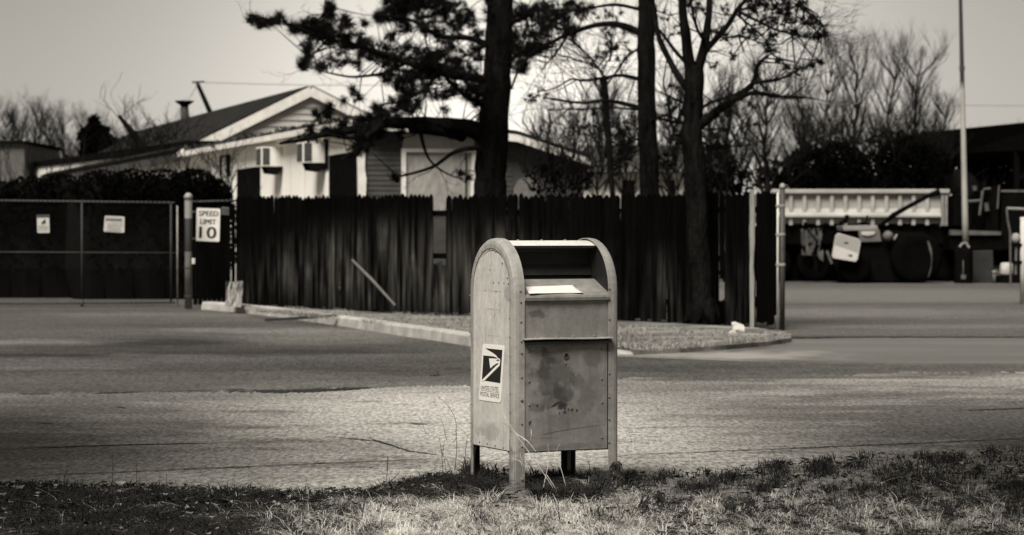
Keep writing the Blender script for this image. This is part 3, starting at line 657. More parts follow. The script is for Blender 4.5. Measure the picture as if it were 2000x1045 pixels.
# slatted panel between the post and the wooden fence
SP = thing('slatted_fence', 'black slatted chain link panel behind the speed limit sign', 'fence', Vector((gx(418), GD, 0)))
m = MB(); x = gx(377)
while x < gx(463): m.prism([(x, GD + .03, .03), (x + .075, GD + .03, .03), (x + .075, GD + .03, gz(398)), (x, GD + .03, gz(398))], (0, .006, 0)); x += .085
obj('slats', m, M_fdark, SP)
r = MB(); r.tube([(gx(374), GD, gz(394)), (gx(463), GD, gz(392))], .018, 8); obj('top_rail', r, M_rail, SP, True)
obj('wire_ties', knots(gx(392), gx(452), gz(394), gz(392)), M_knot, SP)
# signs
M_sign = grey('sign_white', .62, var=.12, scale=5, rough=.5, bs=.05); M_dim = grey('sign_grey', .1, var=.4)
def zs(x, y): return (x / 3.732, 360 + y / 3.732)
SD = 42.4
def sp(x, y, o=0.): return P(*zs(x, y), SD - o)
SG = thing('speed_limit_sign', 'white speed limit 10 sign hung on the black slatted panel', 'sign', P(406, 470, SD))
m = MB(); m.prism([sp(*q) for q in ((1440, 172), (1602, 178), (1606, 184), (1599, 414), (1595, 418), (1433, 412), (1429, 406), (1435, 177))], (0, .004, 0)); obj('plate', m, M_sign, SG)
m = MB(); fq = lambda x, y: sp(x, y, .004)
lettering(m, 'SPEED', [(1452, 192), (1592, 196), (1590, 234), (1450, 230)], fq, 1.5); lettering(m, 'LIMIT', [(1462, 252), (1575, 256), (1573, 292), (1460, 288)], fq, 1.5); lettering(m, '10', [(1456, 306), (1578, 312), (1574, 396), (1452, 391)], fq, 3)
obj('sign_lettering', m, M_black, SG)
for y in (200, 395):
    r = MB(); r.bar(sp(1380, y, -.01), sp(1600, y, -.01), .01, .03); obj('bracket', r, M_dsteel, SG)
DS = thing('small_plate', 'small dim grey plate just right of the speed limit sign', 'sign', P(440, 412, 42.9))
m = MB(); m.prism([P(433, 404, 42.9), P(447, 405, 42.9), P(447, 420, 42.9), P(433, 419, 42.9)], (0, .006, 0)); obj('plate', m, M_dim, DS)
m = MB()
for i in range(3): m.prism([P(435 + i * 4, 407, 42.89), P(437.5 + i * 4, 407, 42.89), P(437 + i * 4, 417, 42.89), P(434.5 + i * 4, 417, 42.89)], (0, -.002, 0))
obj('worn_marks', m, M_dsteel, DS)
def zg(x, y, o=0.): return P(x / 6.968, 370 + y / 6.968, GD - .05 - o)
M_notice = grey('notice_white', .42, var=.2, scale=9, rough=.6, bs=.05); M_faint = grey('faded_ink', .16, var=.2)
S1 = thing('notice_sign', 'small square white notice with black dog shape on the chain link gate', 'sign', zg(590, 590))
m = MB(); m.prism([zg(*q) for q in ((503, 388), (670, 385), (676, 582), (668, 590), (518, 592), (510, 584))], (0, .004, 0)); obj('plate', m, M_notice, S1)
m = MB(); m.poly([zg(*q, .003) for q in ((566, 460), (574, 440), (590, 432), (604, 410), (614, 402), (622, 412), (622, 450), (620, 475), (612, 478), (608, 462), (590, 464), (588, 482), (574, 478))]); obj('dog_mark', m, M_black, S1)
m = MB()
for y in (500, 520, 545): m.poly([zg(530, y, .003), zg(655, y + 1, .003), zg(655, y + 9, .003), zg(530, y + 8, .003)])
obj('faded_lines', m, M_faint, S1)
m = MB(); m.prism([zg(498, 345, .0), zg(676, 342), zg(676, 382), zg(500, 386)], (0, .004, 0)); obj('dark_header', m, M_dsteel, S1)
S2 = thing('notice_sign', 'wide white warning notice with lettered header on the chain link gate', 'sign', zg(1555, 580))
m = MB(); m.prism([zg(*q) for q in ((1428, 366), (1440, 358), (1684, 370), (1696, 384), (1692, 578), (1682, 588), (1420, 574), (1411, 562))], (0, .004, 0)); obj('plate', m, M_notice, S2)
m = MB()
for i in range(8):
    x = 1442 + i * 28; m.poly([zg(x + 8, 388 + i, .003), zg(x + 26, 389 + i, .003), zg(x + 14, 432 + i, .003), zg(x - 4, 431 + i, .003)])
obj('header_marks', m, M_black, S2)
m = MB()
for y, a, b in ((462, 1460, 1655), (486, 1470, 1650), (510, 1465, 1640), (536, 1480, 1630), (556, 1450, 1660)):
    x = a
    while x < b: l = rnd(12, 34); m.poly([zg(x, y, .003), zg(x + l, y + 1, .003), zg(x + l - 2, y + 14, .003), zg(x, y + 13, .003)]); x += l + 9
obj('faded_lines', m, M_faint, S2)

# ---------------------------------------------------------------- houses
u = Vector((-.303, .953, 0)).normalized(); v_ = Vector((u.y, -u.x, 0)); A0 = Vector((-3.12, 50, 0))
M_white = grey('white_stucco', .86, var=.08, scale=2.2, stretch=(1, 1, .4), rough=.9); M_trim = grey('white_trim', .68, var=.2, scale=5)
M_siding = grey('pale_siding', .4, var=.15, scale=2, rough=.8); M_brown = grey('dark_siding', .05, var=.35, scale=3, stretch=(1, 1, 2)); M_shin = grey('roof_shingles', .016, var=.75, scale=2.2, fine=12, bs=.8, bd=.04, spec=.04)
M_void = grey('dark_opening', .006, var=.2, spec=0.); M_grill = grey('grille', .05, var=.4)
def wl(px, py): return onplane(px, py, A0, u)
def wr_(px, py): return onplane(px, py, A0, v_)
AN = thing('white_annex', 'white walled house with low roof and boarded front window behind the fence', 'house', A0)
nl = -v_; 
far_ = wl(366, 304); e0, e1 = wl(705, 246), far_
m = MB(); m.prism([Vector((e0.x, e0.y, 0)), Vector((e1.x, e1.y, 0)), Vector((e1.x, e1.y, e0.z)), e0], v_ * .25); obj('wall', m, M_white, AN)
def onwall(name, pts, mat, out, parent=AN, th=.03):
    m = MB(); m.prism([wl(*q) + nl * out for q in pts], v_ * th); return obj(name, m, mat, parent)
ZE = e0.z
# seams of the wall boards
for x in (540, 568, 596, 622):
    onwall('wall_seam', [(x, 300), (x + .7, 300), (x + .7, 386), (x, 386)], grey('seam_%d' % x, .5), .004, th=.003)
onwall('door', [(465, 331), (509, 325), (509, 400), (465, 400)], M_void, .03)
wn = onwall('window', [(430, 305), (451, 301), (451, 345), (430, 345)], M_void, .02)
onwall('frame', [(438, 307), (443, 306), (443, 345), (438, 345)], M_trim, .05, wn)
onwall('side_opening', [(645, 304), (699, 295), (699, 400), (645, 400)], M_void, .03)
onwall('wall_strip', [(634, 272), (642, 271), (642, 330), (634, 332)], M_void, .03)
m = MB(); cpt = wr_(711, 300); m.prism([wr_(x, y) - v_.cross(Vector((0, 0, 1))) * 0 for x, y in ((697, 281), (712, 280), (711, 330), (714, 350), (712, 400), (699, 400))], -u * .08); obj('corner_board', m, M_trim, AN)
# front face
roofline = [(706, 247), (760, 252), (850, 258), (930, 265), (1000, 273), (1140, 319)]
zf = [wr_(*q) for q in roofline]
m = MB(); m.prism([Vector((p.x, p.y, 0)) for p in (zf[0], zf[-1])] + zf[::-1], u * .2); obj('wall', m, M_brown, AN)
def boards(px0, px1, z0, z1, st, mat, plane, nrm, top=None, name='siding', parent=AN):
    m = MB(); z = z0
    a, b = plane(px0, 300), plane(px1, 300)
    while z < z1:
        m.add([a + Vector((0, 0, z - a.z)) + nrm * .02, b + Vector((0, 0, z - b.z)) + nrm * .02, b + Vector((0, 0, z + st - b.z)) + nrm * .006, a + Vector((0, 0, z + st - a.z)) + nrm * .006,
               a + Vector((0, 0, z - a.z)), b + Vector((0, 0, z - b.z))], [(0, 1, 2, 3), (0, 4, 5, 1)]); z += st
    return obj(name, m, mat, parent)
fn = -u
boards(714, 786, .0, wr_(760, 266).z, .105, M_brown, wr_, fn); boards(786, 926, wr_(850, 292).z, wr_(850, 268).z, .105, M_siding, wr_, fn)
boards(926, 1000, .0, wr_(950, 272).z, .105, M_brown, wr_, fn)
m = MB(); m.prism([wr_(*q) + fn * .02 for q in ((784, 292), (928, 293), (926, 420), (784, 420))], -fn * .02); win = obj('boarded_window', m, grey('plastic_sheet', .3, var=.35, scale=2.5, stretch=(1, 1, .5), fine=9, rough=.5, bs=.6, bd=.05), AN)
for q in (((783, 290), (929, 291), (929, 298), (783, 297)), ((783, 297), (791, 297), (791, 420), (783, 420)), ((920, 298), (929, 298), (927, 420), (918, 420)), ):
    m = MB(); m.prism([wr_(*p) + fn * .09 for p in q], -fn * .07); obj('frame', m, M_trim, win)
m = MB(); m.prism([wr_(*p) + fn * .05 for p in ((908, 300), (912, 300), (911, 420), (907, 420))], -fn * .025); obj('mullion', m, M_dsteel, win)
m = MB(); pts = [wr_(*q) + fn * .03 for q in ((1003, 420), (1003, 368), (1012, 352), (1026, 346), (1040, 350), (1050, 362), (1052, 420))]; m.prism(pts, -fn * .02); obj('arched_panel', m, grey('dusty_panel', .15, var=.5), AN)
# roof slab and white fascia
ov = fn * .35; m = MB()
outer = [p + ov + Vector((0, 0, .02)) for p in zf]; m.prism([p for p in outer] + [p + Vector((0, 0, .16)) for p in outer[::-1]], u * 21); obj('roof', m, M_shin, AN)
m = MB(); m.prism([p + fn * .40 + Vector((0, 0, -.06)) for p in zf] + [p + fn * .40 + Vector((0, 0, .09)) for p in zf[::-1]], u * .045); obj('fascia', m, M_trim, AN)
m = MB(); a, b = e0 + nl * .3, Vector((e1.x, e1.y, e0.z)) + nl * .3; dz = Vector((0, 0, .11))
m.prism([a - u * .3 - dz * .2, b - dz * .2, b + dz, a - u * .3 + dz], v_ * .04); obj('fascia', m, M_trim, AN)
m = MB(); m.prism([e0 + nl * .28 + Vector((0, 0, -.01)), b - nl * .02 + Vector((0, 0, -.01)), Vector((e1.x, e1.y, e0.z)) + v_ * .5, e0 + v_ * .5], (0, 0, .02)); obj('soffit', m, M_trim, AN)
m = MB()       # leaves and twigs heaped along the roof edge
for i in range(420):
    t = rnd(0, 20); c_ = e0 + u * t + nl * rnd(-.5, .28) + Vector((0, 0, .12 + abs(random.gauss(0, .05)))); r3 = Matrix.Rotation(rnd(0, 6), 3, Vector((rnd(-1, 1), rnd(-1, 1), rnd(-1, 1) + .01)).normalized()); sz = rnd(.04, .13)
    m.add([c_ + r3 @ Vector(q) * sz for q in ((-1, -.4, 0), (1, -.4, .2), (1, .4, 0), (-1, .4, .2))], [(0, 1, 2, 3)])
lo = obj('roof_leaves', m, grey('dead_leaves_dark', .03, var=.6)); tag(lo, 'dead leaves heaped along the annex roof edge', 'leaves', None, 'stuff')
# window air conditioners sticking out of the white wall
def aircon(px, py0, py1, D_lab):
    c0 = wl(px, py0); c1 = wl(px, py1); hgt = c0.z - c1.z; dep = .52; ln = .62
    t = thing('air_conditioner', D_lab, 'air conditioner', Vector((c1.x, c1.y, c1.z)), 0, 'air conditioners on the white wall')
    m = MB(); base_ = [c1, c1 + nl * dep, c1 + nl * dep + u * ln, c1 + u * ln]; m.prism(base_, (0, 0, hgt)); obj('casing', m, M_trim, t)
    m = MB(); q = c1 + nl * (dep - .03) - u * .008; m.prism([q + Vector((0, 0, .03)), q - nl * .17 + Vector((0, 0, .03)), q - nl * .17 + Vector((0, 0, hgt - .03)), q + Vector((0, 0, hgt - .03))], u * .006); obj('side_grille', m, M_grill, t)
    m = MB(); q = c1 + nl * (dep + .006) + u * .05; m.prism([q + Vector((0, 0, .04)), q + u * .5 + Vector((0, 0, .04)), q + u * .5 + Vector((0, 0, hgt - .04)), q + Vector((0, 0, hgt - .04))], nl * .006); obj('front_grille', m, M_grill, t)
    m = MB(); q = c1 - Vector((0, 0, .002)); m.prism([q + nl * .42, q + nl * .36 - Vector((0, 0, .16)), q + nl * .12 - Vector((0, 0, .19)), q + nl * .0 - Vector((0, 0, .04)), q], u * .5); obj('bracket', m, M_void, t)
aircon(553, 287, 325, 'left air conditioner jutting from the white wall beside the dark door'); aircon(637, 277, 318, 'right air conditioner jutting from the white wall beside the dark side opening')

# long gable house behind
B0 = A0 + u * 20.6
def gb(px, py): return onplane(px, py, B0, v_)
GH = thing('gable_house', 'long dark roofed house with grey sided white edged gable', 'house', gb(378, 458).xy.to_3d())
pk, le, re_ = gb(605, 178), gb(380, 287), gb(832, 290)
m = MB(); m.prism([Vector((le.x, le.y, 0)), Vector((re_.x, re_.y, 0)), re_, pk, le], u * 33); obj('wall', m, M_white, GH)
m = MB(); z = le.z - .9; stp = .19
while z < pk.z - .1:
    f = max(0, (z - le.z) / (pk.z - le.z)); a = le.lerp(pk, f); b = re_.lerp(pk, f); a = Vector((a.x, a.y, z)); b = Vector((b.x, b.y, z)); f2 = max(0, (z + stp - le.z) / (pk.z - le.z)); a2 = le.lerp(pk, f2); b2 = re_.lerp(pk, f2)
    m.add([a + fn * .05, b + fn * .05, Vector((b2.x, b2.y, z + stp)) + fn * .012, Vector((a2.x, a2.y, z + stp)) + fn * .012, a, b], [(0, 1, 2, 3), (0, 4, 5, 1)]); z += stp
obj('siding', m, M_siding, GH)
up = Vector((0, 0, 1))
def slope(a, b, name, thick, z0, front, length, mat):
    m = MB(); d = (a - b).normalized(); nn = d.cross(u); nn = nn if nn.z > 0 else -nn
    m.prism([a + nn * z0 + fn * front, b + nn * z0 + fn * front, b + nn * (z0 + thick) + fn * front, a + nn * (z0 + thick) + fn * front], u * length); return obj(name, m, mat, GH)
dl = (le - pk).normalized(); dr = (re_ - pk).normalized()
rl = slope(pk, le + dl * .45, 'roof', .13, .03, .16, 34, M_shin); slope(pk, re_ + dr * .45, 'roof', .13, .03, .16, 34, M_shin)
slope(pk + up * .02, le + dl * .5, 'rake_board', .27, -.17, .20, .05, M_trim); slope(pk + up * .02, re_ + dr * .5, 'rake_board', .27, -.17, .202, .05, M_trim)
m = MB(); q = le + dl * .47; m.prism([q + fn * .15 - up * .16, q + u * 33 - up * .16, q + u * 33 + up * .02, q + fn * .15 + up * .02], v_ * .05); obj('gutter', m, M_dsteel, GH)
# vent on the ridge
vp = P(361, 243, 92); VT = thing('roof_vent', 'dark flared chimney vent standing on the long roof', 'vent', vp)
m = MB(); m.lathe(vp - up * .9, [(.17, 0), (.17, 1.2), (.15, 1.55), (.1, 1.62)], 14); obj('pipe', m, M_dsteel, VT, True)
m = MB(); m.lathe(vp + up * .62, [(.12, 0), (.17, .1), (.36, .24), (.37, .27), (.2, .24)], 14); obj('cap', m, M_void, VT)
# leaning utility pole with wire
up0 = P(386, 163, 118); UP = thing('utility_pole', 'thin leaning utility pole with wire behind the long roof', 'pole', P(520, 470, 118).xy.to_3d())
m = MB(); m.tube([P(530, 509, 118), P(412, 222, 118), up0], [.17, .13, .1], 8); obj('shaft', m, M_void, UP, True)
m = MB(); m.bar(P(376, 161, 118), P(400, 160, 118), .06, .08); obj('crossarm', m, M_void, UP)
m = MB(); m.tube([P(386 + i * 45, 161 + 6 * math.sin(i / 9 * 2.2), 118 - i * .5) for i in range(15)], .013, 4); obj('wire', m, M_dsteel, UP)
m = MB(); m.tube([P(388, 163, 118), P(372, 190, 105), P(354, 212, 94)], .012, 4); obj('wire', m, M_dsteel, UP)
# small flat roofed block at far left and distant house in the middle
FB = thing('block_building', 'small grey flat roofed building at the left edge beyond the hedge', 'building', P(0, 458, 104).xy.to_3d())
m = MB(); m.prism([P(-120, 280, 104), P(48, 280, 104), P(48, 480, 104), P(-120, 480, 104)], (0, 8, 0)); obj('wall', m, grey('grey_block', .09, var=.3, scale=1), FB)
m = MB(); m.prism([P(-124, 273, 103.8), P(52, 275, 103.8), P(52, 281, 103.8), P(-124, 280, 103.8)], (0, 8.4, 0)); obj('roof', m, M_void, FB)
DH = thing('distant_house', 'low white walled house with grey roof seen between the trunks', 'house', P(1290, 458, 78).xy.to_3d())
m = MB(); m.prism([P(1120, 338, 78), P(1352, 338, 78), P(1352, 480, 78), P(1120, 480, 78)], (0, 7, 0)); obj('wall', m, M_white, DH)
m = MB(); rr = MB(); a, b = P(1105, 336, 77.4), P(1440, 336, 77.4); c_, d_ = P(1150, 283, 80.5), P(1425, 284, 80.5)
m.add([a, b, d_, c_, a + Vector((0, 8, 0)), b + Vector((0, 8, 0))], [(0, 1, 2, 3), (3, 2, 5, 4), (0, 3, 4), (1, 5, 2), (0, 4, 5, 1)]); obj('roof', m, grey('grey_roof', .07, var=.3), DH)
m = MB(); m.prism([P(1353, 338, 77.9), P(1436, 338, 77.9), P(1436, 480, 77.9), P(1353, 480, 77.9)], (0, 7, 0)); obj('wall', m, M_brown, DH)
for x0, x1 in ((1215, 1240), (1306, 1318)):
    m = MB(); m.prism([P(x0, 352, 77.95), P(x1, 352, 77.95), P(x1, 400, 77.95), P(x0, 400, 77.95)], (0, .04, 0)); obj('window', m, M_void, DH)

WG = thing('house_wing', 'low pale wing with black eave running left from the gable house behind the hedge', 'house', wl(200, 458).xy.to_3d())
a, b = wl(372, 291), wl(-60, 342)
m = MB(); m.prism([Vector((a.x, a.y, 0)), Vector((b.x, b.y, 0)), b, a], v_ * 3); obj('wall', m, grey('wing_wall', .78, var=.3, scale=1.2, stretch=(1, 1, .25), fine=9), WG)
m = MB(); up = Vector((0, 0, 1)); m.prism([a + nl * .06 - up * .02, b + nl * .06 - up * .02, b + nl * .06 + up * .24, a + nl * .06 + up * .24], v_ * 4); obj('roof', m, M_void, WG)
# ---------------------------------------------------------------- trees
n = NT('dark_bark'); a = n.noise(7, 6, (1, 1, .18)); b = n.noise(30, 4, (1, 1, .25)); M_bark = n.done(n.rng(n.math('ADD', n.math('MULTIPLY', a, .6), n.math('MULTIPLY', b, .4)),   .2, .9, .003, .013), .95, b, .8, .03, 0, 0.)
M_bark2 = simple('grey_bark', .011, .6, 9, (1, 1, .2), .95, 1., .03, spec=0.)
M_twig = simple('twig_bark', .010, .4, 4, spec=0.); M_far = simple('far_twigs', .045, .4, 2, spec=0.)
M_needle = simple('pine_needles', .008, .6, 3, spec=0.); M_leaf = simple('hedge_leaves', .0022, .8, 2.5, spec=0.)

def cr(pts, n=6):                       # smooth curve through points
    o = []
    for i in range(len(pts) - 1):
        p0, p1, p2, p3 = pts[max(i - 1, 0)], pts[i], pts[i + 1], pts[min(i + 2, len(pts) - 1)]
        for k in range(n):
            t = k / n; o.append(p1 * 1. + (p2 - p0) * (.5 * t) + (p0 * 2 - p1 * 5 + p2 * 4 - p3) * (.5 * t * t) + (p1 * 3 - p0 - p2 * 3 + p3) * (.5 * t ** 3))
    o.append(pts[-1]); return o
class Tree:
    def __init__(s, D): s.D = D; s.limbs = []; s.L = MB()
    def limb(s, px, w0, w1, d0=0., d1=0., mb=None, n=10, wob=.02):
        k = len(px); pts = [P(x, y, s.D + d0 + (d1 - d0) * i / (k - 1)) for i, (x, y) in enumerate(px)]; c = cr(pts)
        m = len(c); sc_ = s.D / F / 2; r = [(w0 + (w1 - w0) * (i / (m - 1)) ** .8) * sc_ for i in range(m)]
        c = [p + Vector((mn.noise(p * 2.1), mn.noise(p * 2.1 + Vector((9, 0, 0))), mn.noise(p * 2.1 + Vector((0, 9, 0))))) * wob * min(1, i / 3) * (1 + r[i] * 2) for i, p in enumerate(c)]
        r = [q * (1 + .12 * mn.noise(p * 5)) for q, p in zip(r, c)]
        (mb or s.L).tube(c, r, n); s.limbs.append(c); return c
    def twigs(s, count, ln, r0, sub=2, up_=.25, sel=None, start=.25, kn=5):
        for _ in range(count):
            c = random.choice(sel or s.limbs); i = int(rnd(start, .99) * (len(c) - 1)); p = c[i].copy(); d = (c[min(i + 1, len(c) - 1)] - c[max(i - 1, 0)]).normalized()
            d = (d * .6 + Vector((rnd(-1, 1), rnd(-1, 1), rnd(-.7, 1))) * .9 + Vector((0, 0, up_))).normalized()
            s.spray(p, d, ln * rnd(.5, 1.2), r0 * rnd(.6, 1.1), sub)
    def spray(s, p, d, ln, r, sub, tips=None):
        pts = [p]; q = p.copy(); k = 5; dd = d.copy()
        for i in range(k):
            dd = (dd + Vector((rnd(-1, 1), rnd(-1, 1), rnd(-.8, 1))) * .28).normalized(); q = q + dd * ln / k; pts.append(q.copy())
            if sub > 0 and i > 0 and rnd(0, 1) < .75: s.spray(q, (dd + Vector((rnd(-1, 1), rnd(-1, 1), rnd(-.6, 1))) * .8).normalized(), ln * rnd(.35, .65), r * .55, sub - 1, tips)
        s.L.tube(pts, [r * (1 - .75 * i / k) for i in range(k + 1)], 4 if r > .006 else 3, False)
        if tips is not None: tips.append((pts[-1], dd))
def tuft(m, p, d, nn, ln, wd):
    d = d.normalized(); base = d.orthogonal().normalized(); b2 = d.cross(base)
    for _ in range(nn):
        a = rnd(0, 6.283); t = rnd(0, 1); o = p - d * ln * .6 * t; spread = rnd(.15, 1.0)
        e = (d * (1.1 - spread * .6) + (base * math.cos(a) + b2 * math.sin(a)) * spread).normalized(); sd = e.cross(Vector((rnd(-1, 1), rnd(-1, 1), rnd(-1, 1)))).normalized() * wd
        l = ln * rnd(.65, 1.1); k = len(m.v); m.v += [tuple(o - sd), tuple(o + sd), tuple(o + e * l)]; m.f.append((k, k + 1, k + 2))
def pine_blobs(T, blobs, m, nn=36, ln=.19, wd=.0058, dep=1.2):
    for cx, cy, rx, ry, cnt in blobs:
        dz = rnd(-dep, dep)
        for _ in range(int(cnt * 1.4 + .5)):
            a = rnd(0, 6.283); q = math.sqrt(rnd(0, 1)); px, py = cx + rx * q * math.cos(a), cy + ry * q * math.sin(a); D = T.D + dz + rnd(-.5, .5)
            p = P(px, py, D); d = Vector((rnd(-1, 1) + .35 * math.cos(a), rnd(-1, 1), rnd(-.5, 1.1) - .2 * math.sin(a))); tuft(m, p, d, nn, ln * rnd(.8, 1.2), wd)
            if rnd(0, 1) < .45:
                c = min((random.choice(random.choice(T.limbs)) for _ in range(14)), key=lambda w_: (w_ - p).length)
                if (c - p).length < 1.1:
                    mid_ = c.lerp(p, .5) + Vector((rnd(-.1, .1), rnd(-.1, .1), rnd(-.1, .12))); T.L.tube([c, mid_, p], [.012, .008, .004], 4, False)

# big pine behind the fence
T = Tree(42); tr_mb = MB()
T.limb([(958, 612), (957, 500), (957, 380), (962, 280), (969, 180), (974, 80), (977, 0), (979, -120), (980, -260), (980, -420)], 76, 40, mb=tr_mb, n=16)
T.limb([(952, 268), (915, 252), (870, 243), (800, 239), (740, 243), (690, 254), (640, 262), (590, 272), (545, 281)], 40, 5, 0, -1.2)
T.limb([(905, 262), (860, 254), (800, 250)], 34, 20, 0, -.6)
T.limb([(745, 244), (712, 272), (690, 300), (664, 312)], 18, 4, -.8, -1.2); T.limb([(720, 248), (700, 268), (672, 268), (640, 262)], 14, 5, -.8, -1)
T.limb([(935, 288), (890, 296), (850, 325), (810, 337), (772, 346)], 11, 4, -.3, -.6)
T.limb([(821, 256), (829, 290), (838, 312), (858, 330), (885, 345), (915, 352)], 8, 2, -.5, -.6)
T.limb([(975, 165), (930, 152), (880, 146), (820, 130), (750, 106), (690, 88), (640, 76), (590, 58)], 20, 5, 0, -.8)
T.limb([(965, 205), (920, 195), (880, 160), (850, 130)], 14, 5, 0, -.7); T.limb([(975, 100), (920, 75), (860, 70), (800, 40), (740, 30)], 16, 4, 0, -.9)
T.limb([(590, 58), (550, 44), (515, 46), (488, 36)], 5, 2, -.8, -.9); T.limb([(640, 76), (632, 40), (640, 10)], 5, 2, -.8, -.8); T.limb([(640, 78), (610, 110), (592, 140)], 5, 2, -.8, -.9)
T.limb([(790, 125), (740, 145), (690, 150), (640, 142), (600, 132)], 8, 2, -.3, -.9); T.limb([(860, 143), (820, 180), (780, 200), (740, 205)], 8, 2, -.3, -.8)
T.limb([(980, 60), (1010, 40), (1050, 20), (1090, 10)], 12, 3, 0, .6); T.limb([(982, 130), (1015, 105), (1050, 100), (1085, 90)], 9, 3, 0, .6); T.limb([(975, 0), (900, -40), (800, -50), (700, -30)], 20, 5, 0, -1)
cm = MB()
pine_blobs(T, [(497, 38, 9, 9, 9), (513, 46, 9, 9, 8), (530, 44, 10, 8, 6), (548, 38, 9, 10, 9), (573, 54, 11, 10, 9), (600, 52, 20, 14, 20), (645, 22, 10, 16, 18), (632, 50, 18, 14, 18), (672, 45, 16, 12, 15), (612, 42, 8, 10, 6),
  (640, 72, 40, 14, 30), (600, 90, 9, 14, 10), (592, 126, 9, 12, 12), (603, 108, 6, 10, 6), (630, 130, 18, 7, 10), (690, 80, 34, 16, 26), (715, 45, 5, 7, 3), (730, 100, 30, 18, 26), (660, 112, 24, 14, 8), (685, 130, 25, 12, 8),
  (745, 34, 12, 10, 14), (775, 28, 26, 18, 36), (830, 15, 55, 22, 60), (800, 0, 50, 20, 50), (880, 25, 40, 25, 30), (920, 50, 30, 30, 22), (870, 70, 34, 16, 14), (765, 70, 14, 10, 5), (790, 52, 18, 12, 10), (835, 55, 20, 14, 12),
  (760, 120, 22, 14, 18), (790, 98, 18, 20, 10), (830, 115, 36, 24, 36), (880, 112, 40, 22, 30), (840, 140, 36, 18, 34), (905, 140, 34, 14, 24), (780, 148, 30, 12, 16), (930, 100, 18, 30, 14),
  (700, 190, 7, 7, 4), (690, 176, 5, 6, 3), (757, 152, 10, 10, 5), (790, 170, 20, 20, 18), (800, 200, 24, 20, 24), (820, 178, 22, 14, 12), (770, 205, 14, 14, 10), (860, 185, 22, 10, 9), (900, 180, 26, 12, 14), (940, 190, 26, 18, 30), (930, 165, 20, 14, 14), (870, 215, 4, 6, 2), (950, 225, 20, 14, 12),
  (740, 214, 12, 12, 12), (725, 235, 22, 12, 20), (760, 226, 24, 9, 12), (690, 250, 26, 8, 16), (715, 275, 18, 20, 22), (700, 292, 14, 10, 10), (650, 258, 22, 6, 14), (622, 226, 8, 9, 6), (640, 222, 9, 9, 7), (648, 206, 6, 5, 3), (608, 254, 6, 7, 4), (600, 268, 20, 4, 5), (668, 238, 10, 6, 4), (672, 196, 4, 4, 2), (740, 262, 24, 10, 12), (780, 262, 8, 12, 4), (900, 338, 5, 5, 3), (915, 346, 4, 3, 2), (775, 345, 7, 4, 4),
  (1020, 30, 24, 18, 22), (1045, 60, 26, 16, 22), (1025, 95, 28, 16, 24), (1060, 20, 24, 18, 18), (1088, 40, 26, 18, 20), (1015, 130, 18, 12, 12), (1050, 90, 22, 10, 12), (1005, 70, 12, 22, 14), (1110, 60, 22, 14, 12), (1130, 15, 26, 14, 14), (955, 20, 10, 30, 8)], cm)
for cx in range(500, 1120, 55): pine_blobs(T, [(cx + rnd(-20, 20), rnd(-150, -40), 40, 30, 14 if cx > 640 else 0)], cm, 24)
T.twigs(60, .6, .008, 2, 0)
def plant_tree(name, label, cat, T, base, trunk, crown=None, bark=None, crownmat=None, group=None, cname='crown', tname='trunk', lname='limbs'):
    t = thing(name, label, cat, base, 0, group)
    obj(tname, trunk, bark, t, True); 
    if T is not None and T.L.v: obj(lname, T.L, bark, t, True)
    if crown is not None and crown.v: obj(cname, crown, crownmat, t)
    return t
plant_tree('pine_tree', 'big black pine with long low limb and hanging clumps left of the trunk', 'tree', T, P(957, 602, 42).xy.to_3d(), tr_mb, cm, M_bark, M_needle)

# second straight trunk
T = Tree(40); tr_mb = MB()
T.limb([(1270, 615), (1269, 500), (1268, 380), (1265, 250), (1263, 120), (1262, 0), (1261, -150), (1260, -330)], 44, 30, mb=tr_mb, n=14)
T.limb([(1252, 66), (1215, 50), (1185, 47), (1150, 52), (1110, 66), (1075, 84), (1040, 105), (1012, 140), (1000, 175)], 15, 4, 0, .8); T.limb([(1110, 66), (1080, 110), (1060, 130)], 6, 2, .4, .8)
T.limb([(1250, 155), (1215, 148), (1180, 152), (1140, 158), (1115, 156), (1085, 172), (1055, 178)], 9, 2, 0, .6); T.limb([(1255, 212), (1215, 202), (1180, 196), (1140, 200), (1100, 196), (1060, 190)], 10, 3, 0, .6)
T.limb([(1252, 215), (1180, 210), (1120, 213), (1070, 216)], 5, 2, 0, .8); T.limb([(1180, 150), (1150, 110), (1120, 80)], 6, 2, .2, .6); T.limb([(1175, 140), (1150, 125), (1105, 112)], 4, 1.5, .2, .4)
T.limb([(1255, 20), (1200, 10), (1140, 18), (1090, 30), (1050, 36)], 8, 2, 0, .5); T.limb([(1258, 265), (1225, 280), (1200, 284)], 6, 2, 0, -.4); T.limb([(1270, 240), (1300, 225), (1350, 250)], 7, 4, 0, -2); T.limb([(1268, 290), (1230, 300), (1205, 318), (1180, 340)], 5, 1.5, 0, .6)
T.limb([(1190, 120), (1195, 90), (1175, 60)], 5, 2, .2, .4); T.limb([(1258, 90), (1225, 110), (1205, 140), (1185, 165)], 6, 2, 0, .4)
cm = MB()
pine_blobs(T, [(1080, 45, 26, 16, 14), (1110, 20, 24, 14, 10), (1120, 60, 16, 10, 6), (1060, 70, 20, 10, 8), (1150, 30, 26, 12, 6), (1200, 25, 26, 16, 7), (1190, 60, 16, 12, 5), (1190, 95, 16, 14, 8), (1215, 100, 18, 20, 6), (1170, 110, 12, 14, 4), (1230, 60, 14, 14, 4), (1060, 180, 16, 10, 3), (1035, 185, 12, 16, 3), (1195, 225, 12, 20, 5), (1210, 250, 22, 14, 8), (1230, 235, 12, 16, 5), (1050, 195, 12, 8, 3), (1165, 222, 8, 12, 3), (1150, 245, 18, 6, 4)], cm, 30, .10)
T.twigs(200, .85, .008, 2, .05, T.limbs[1:])
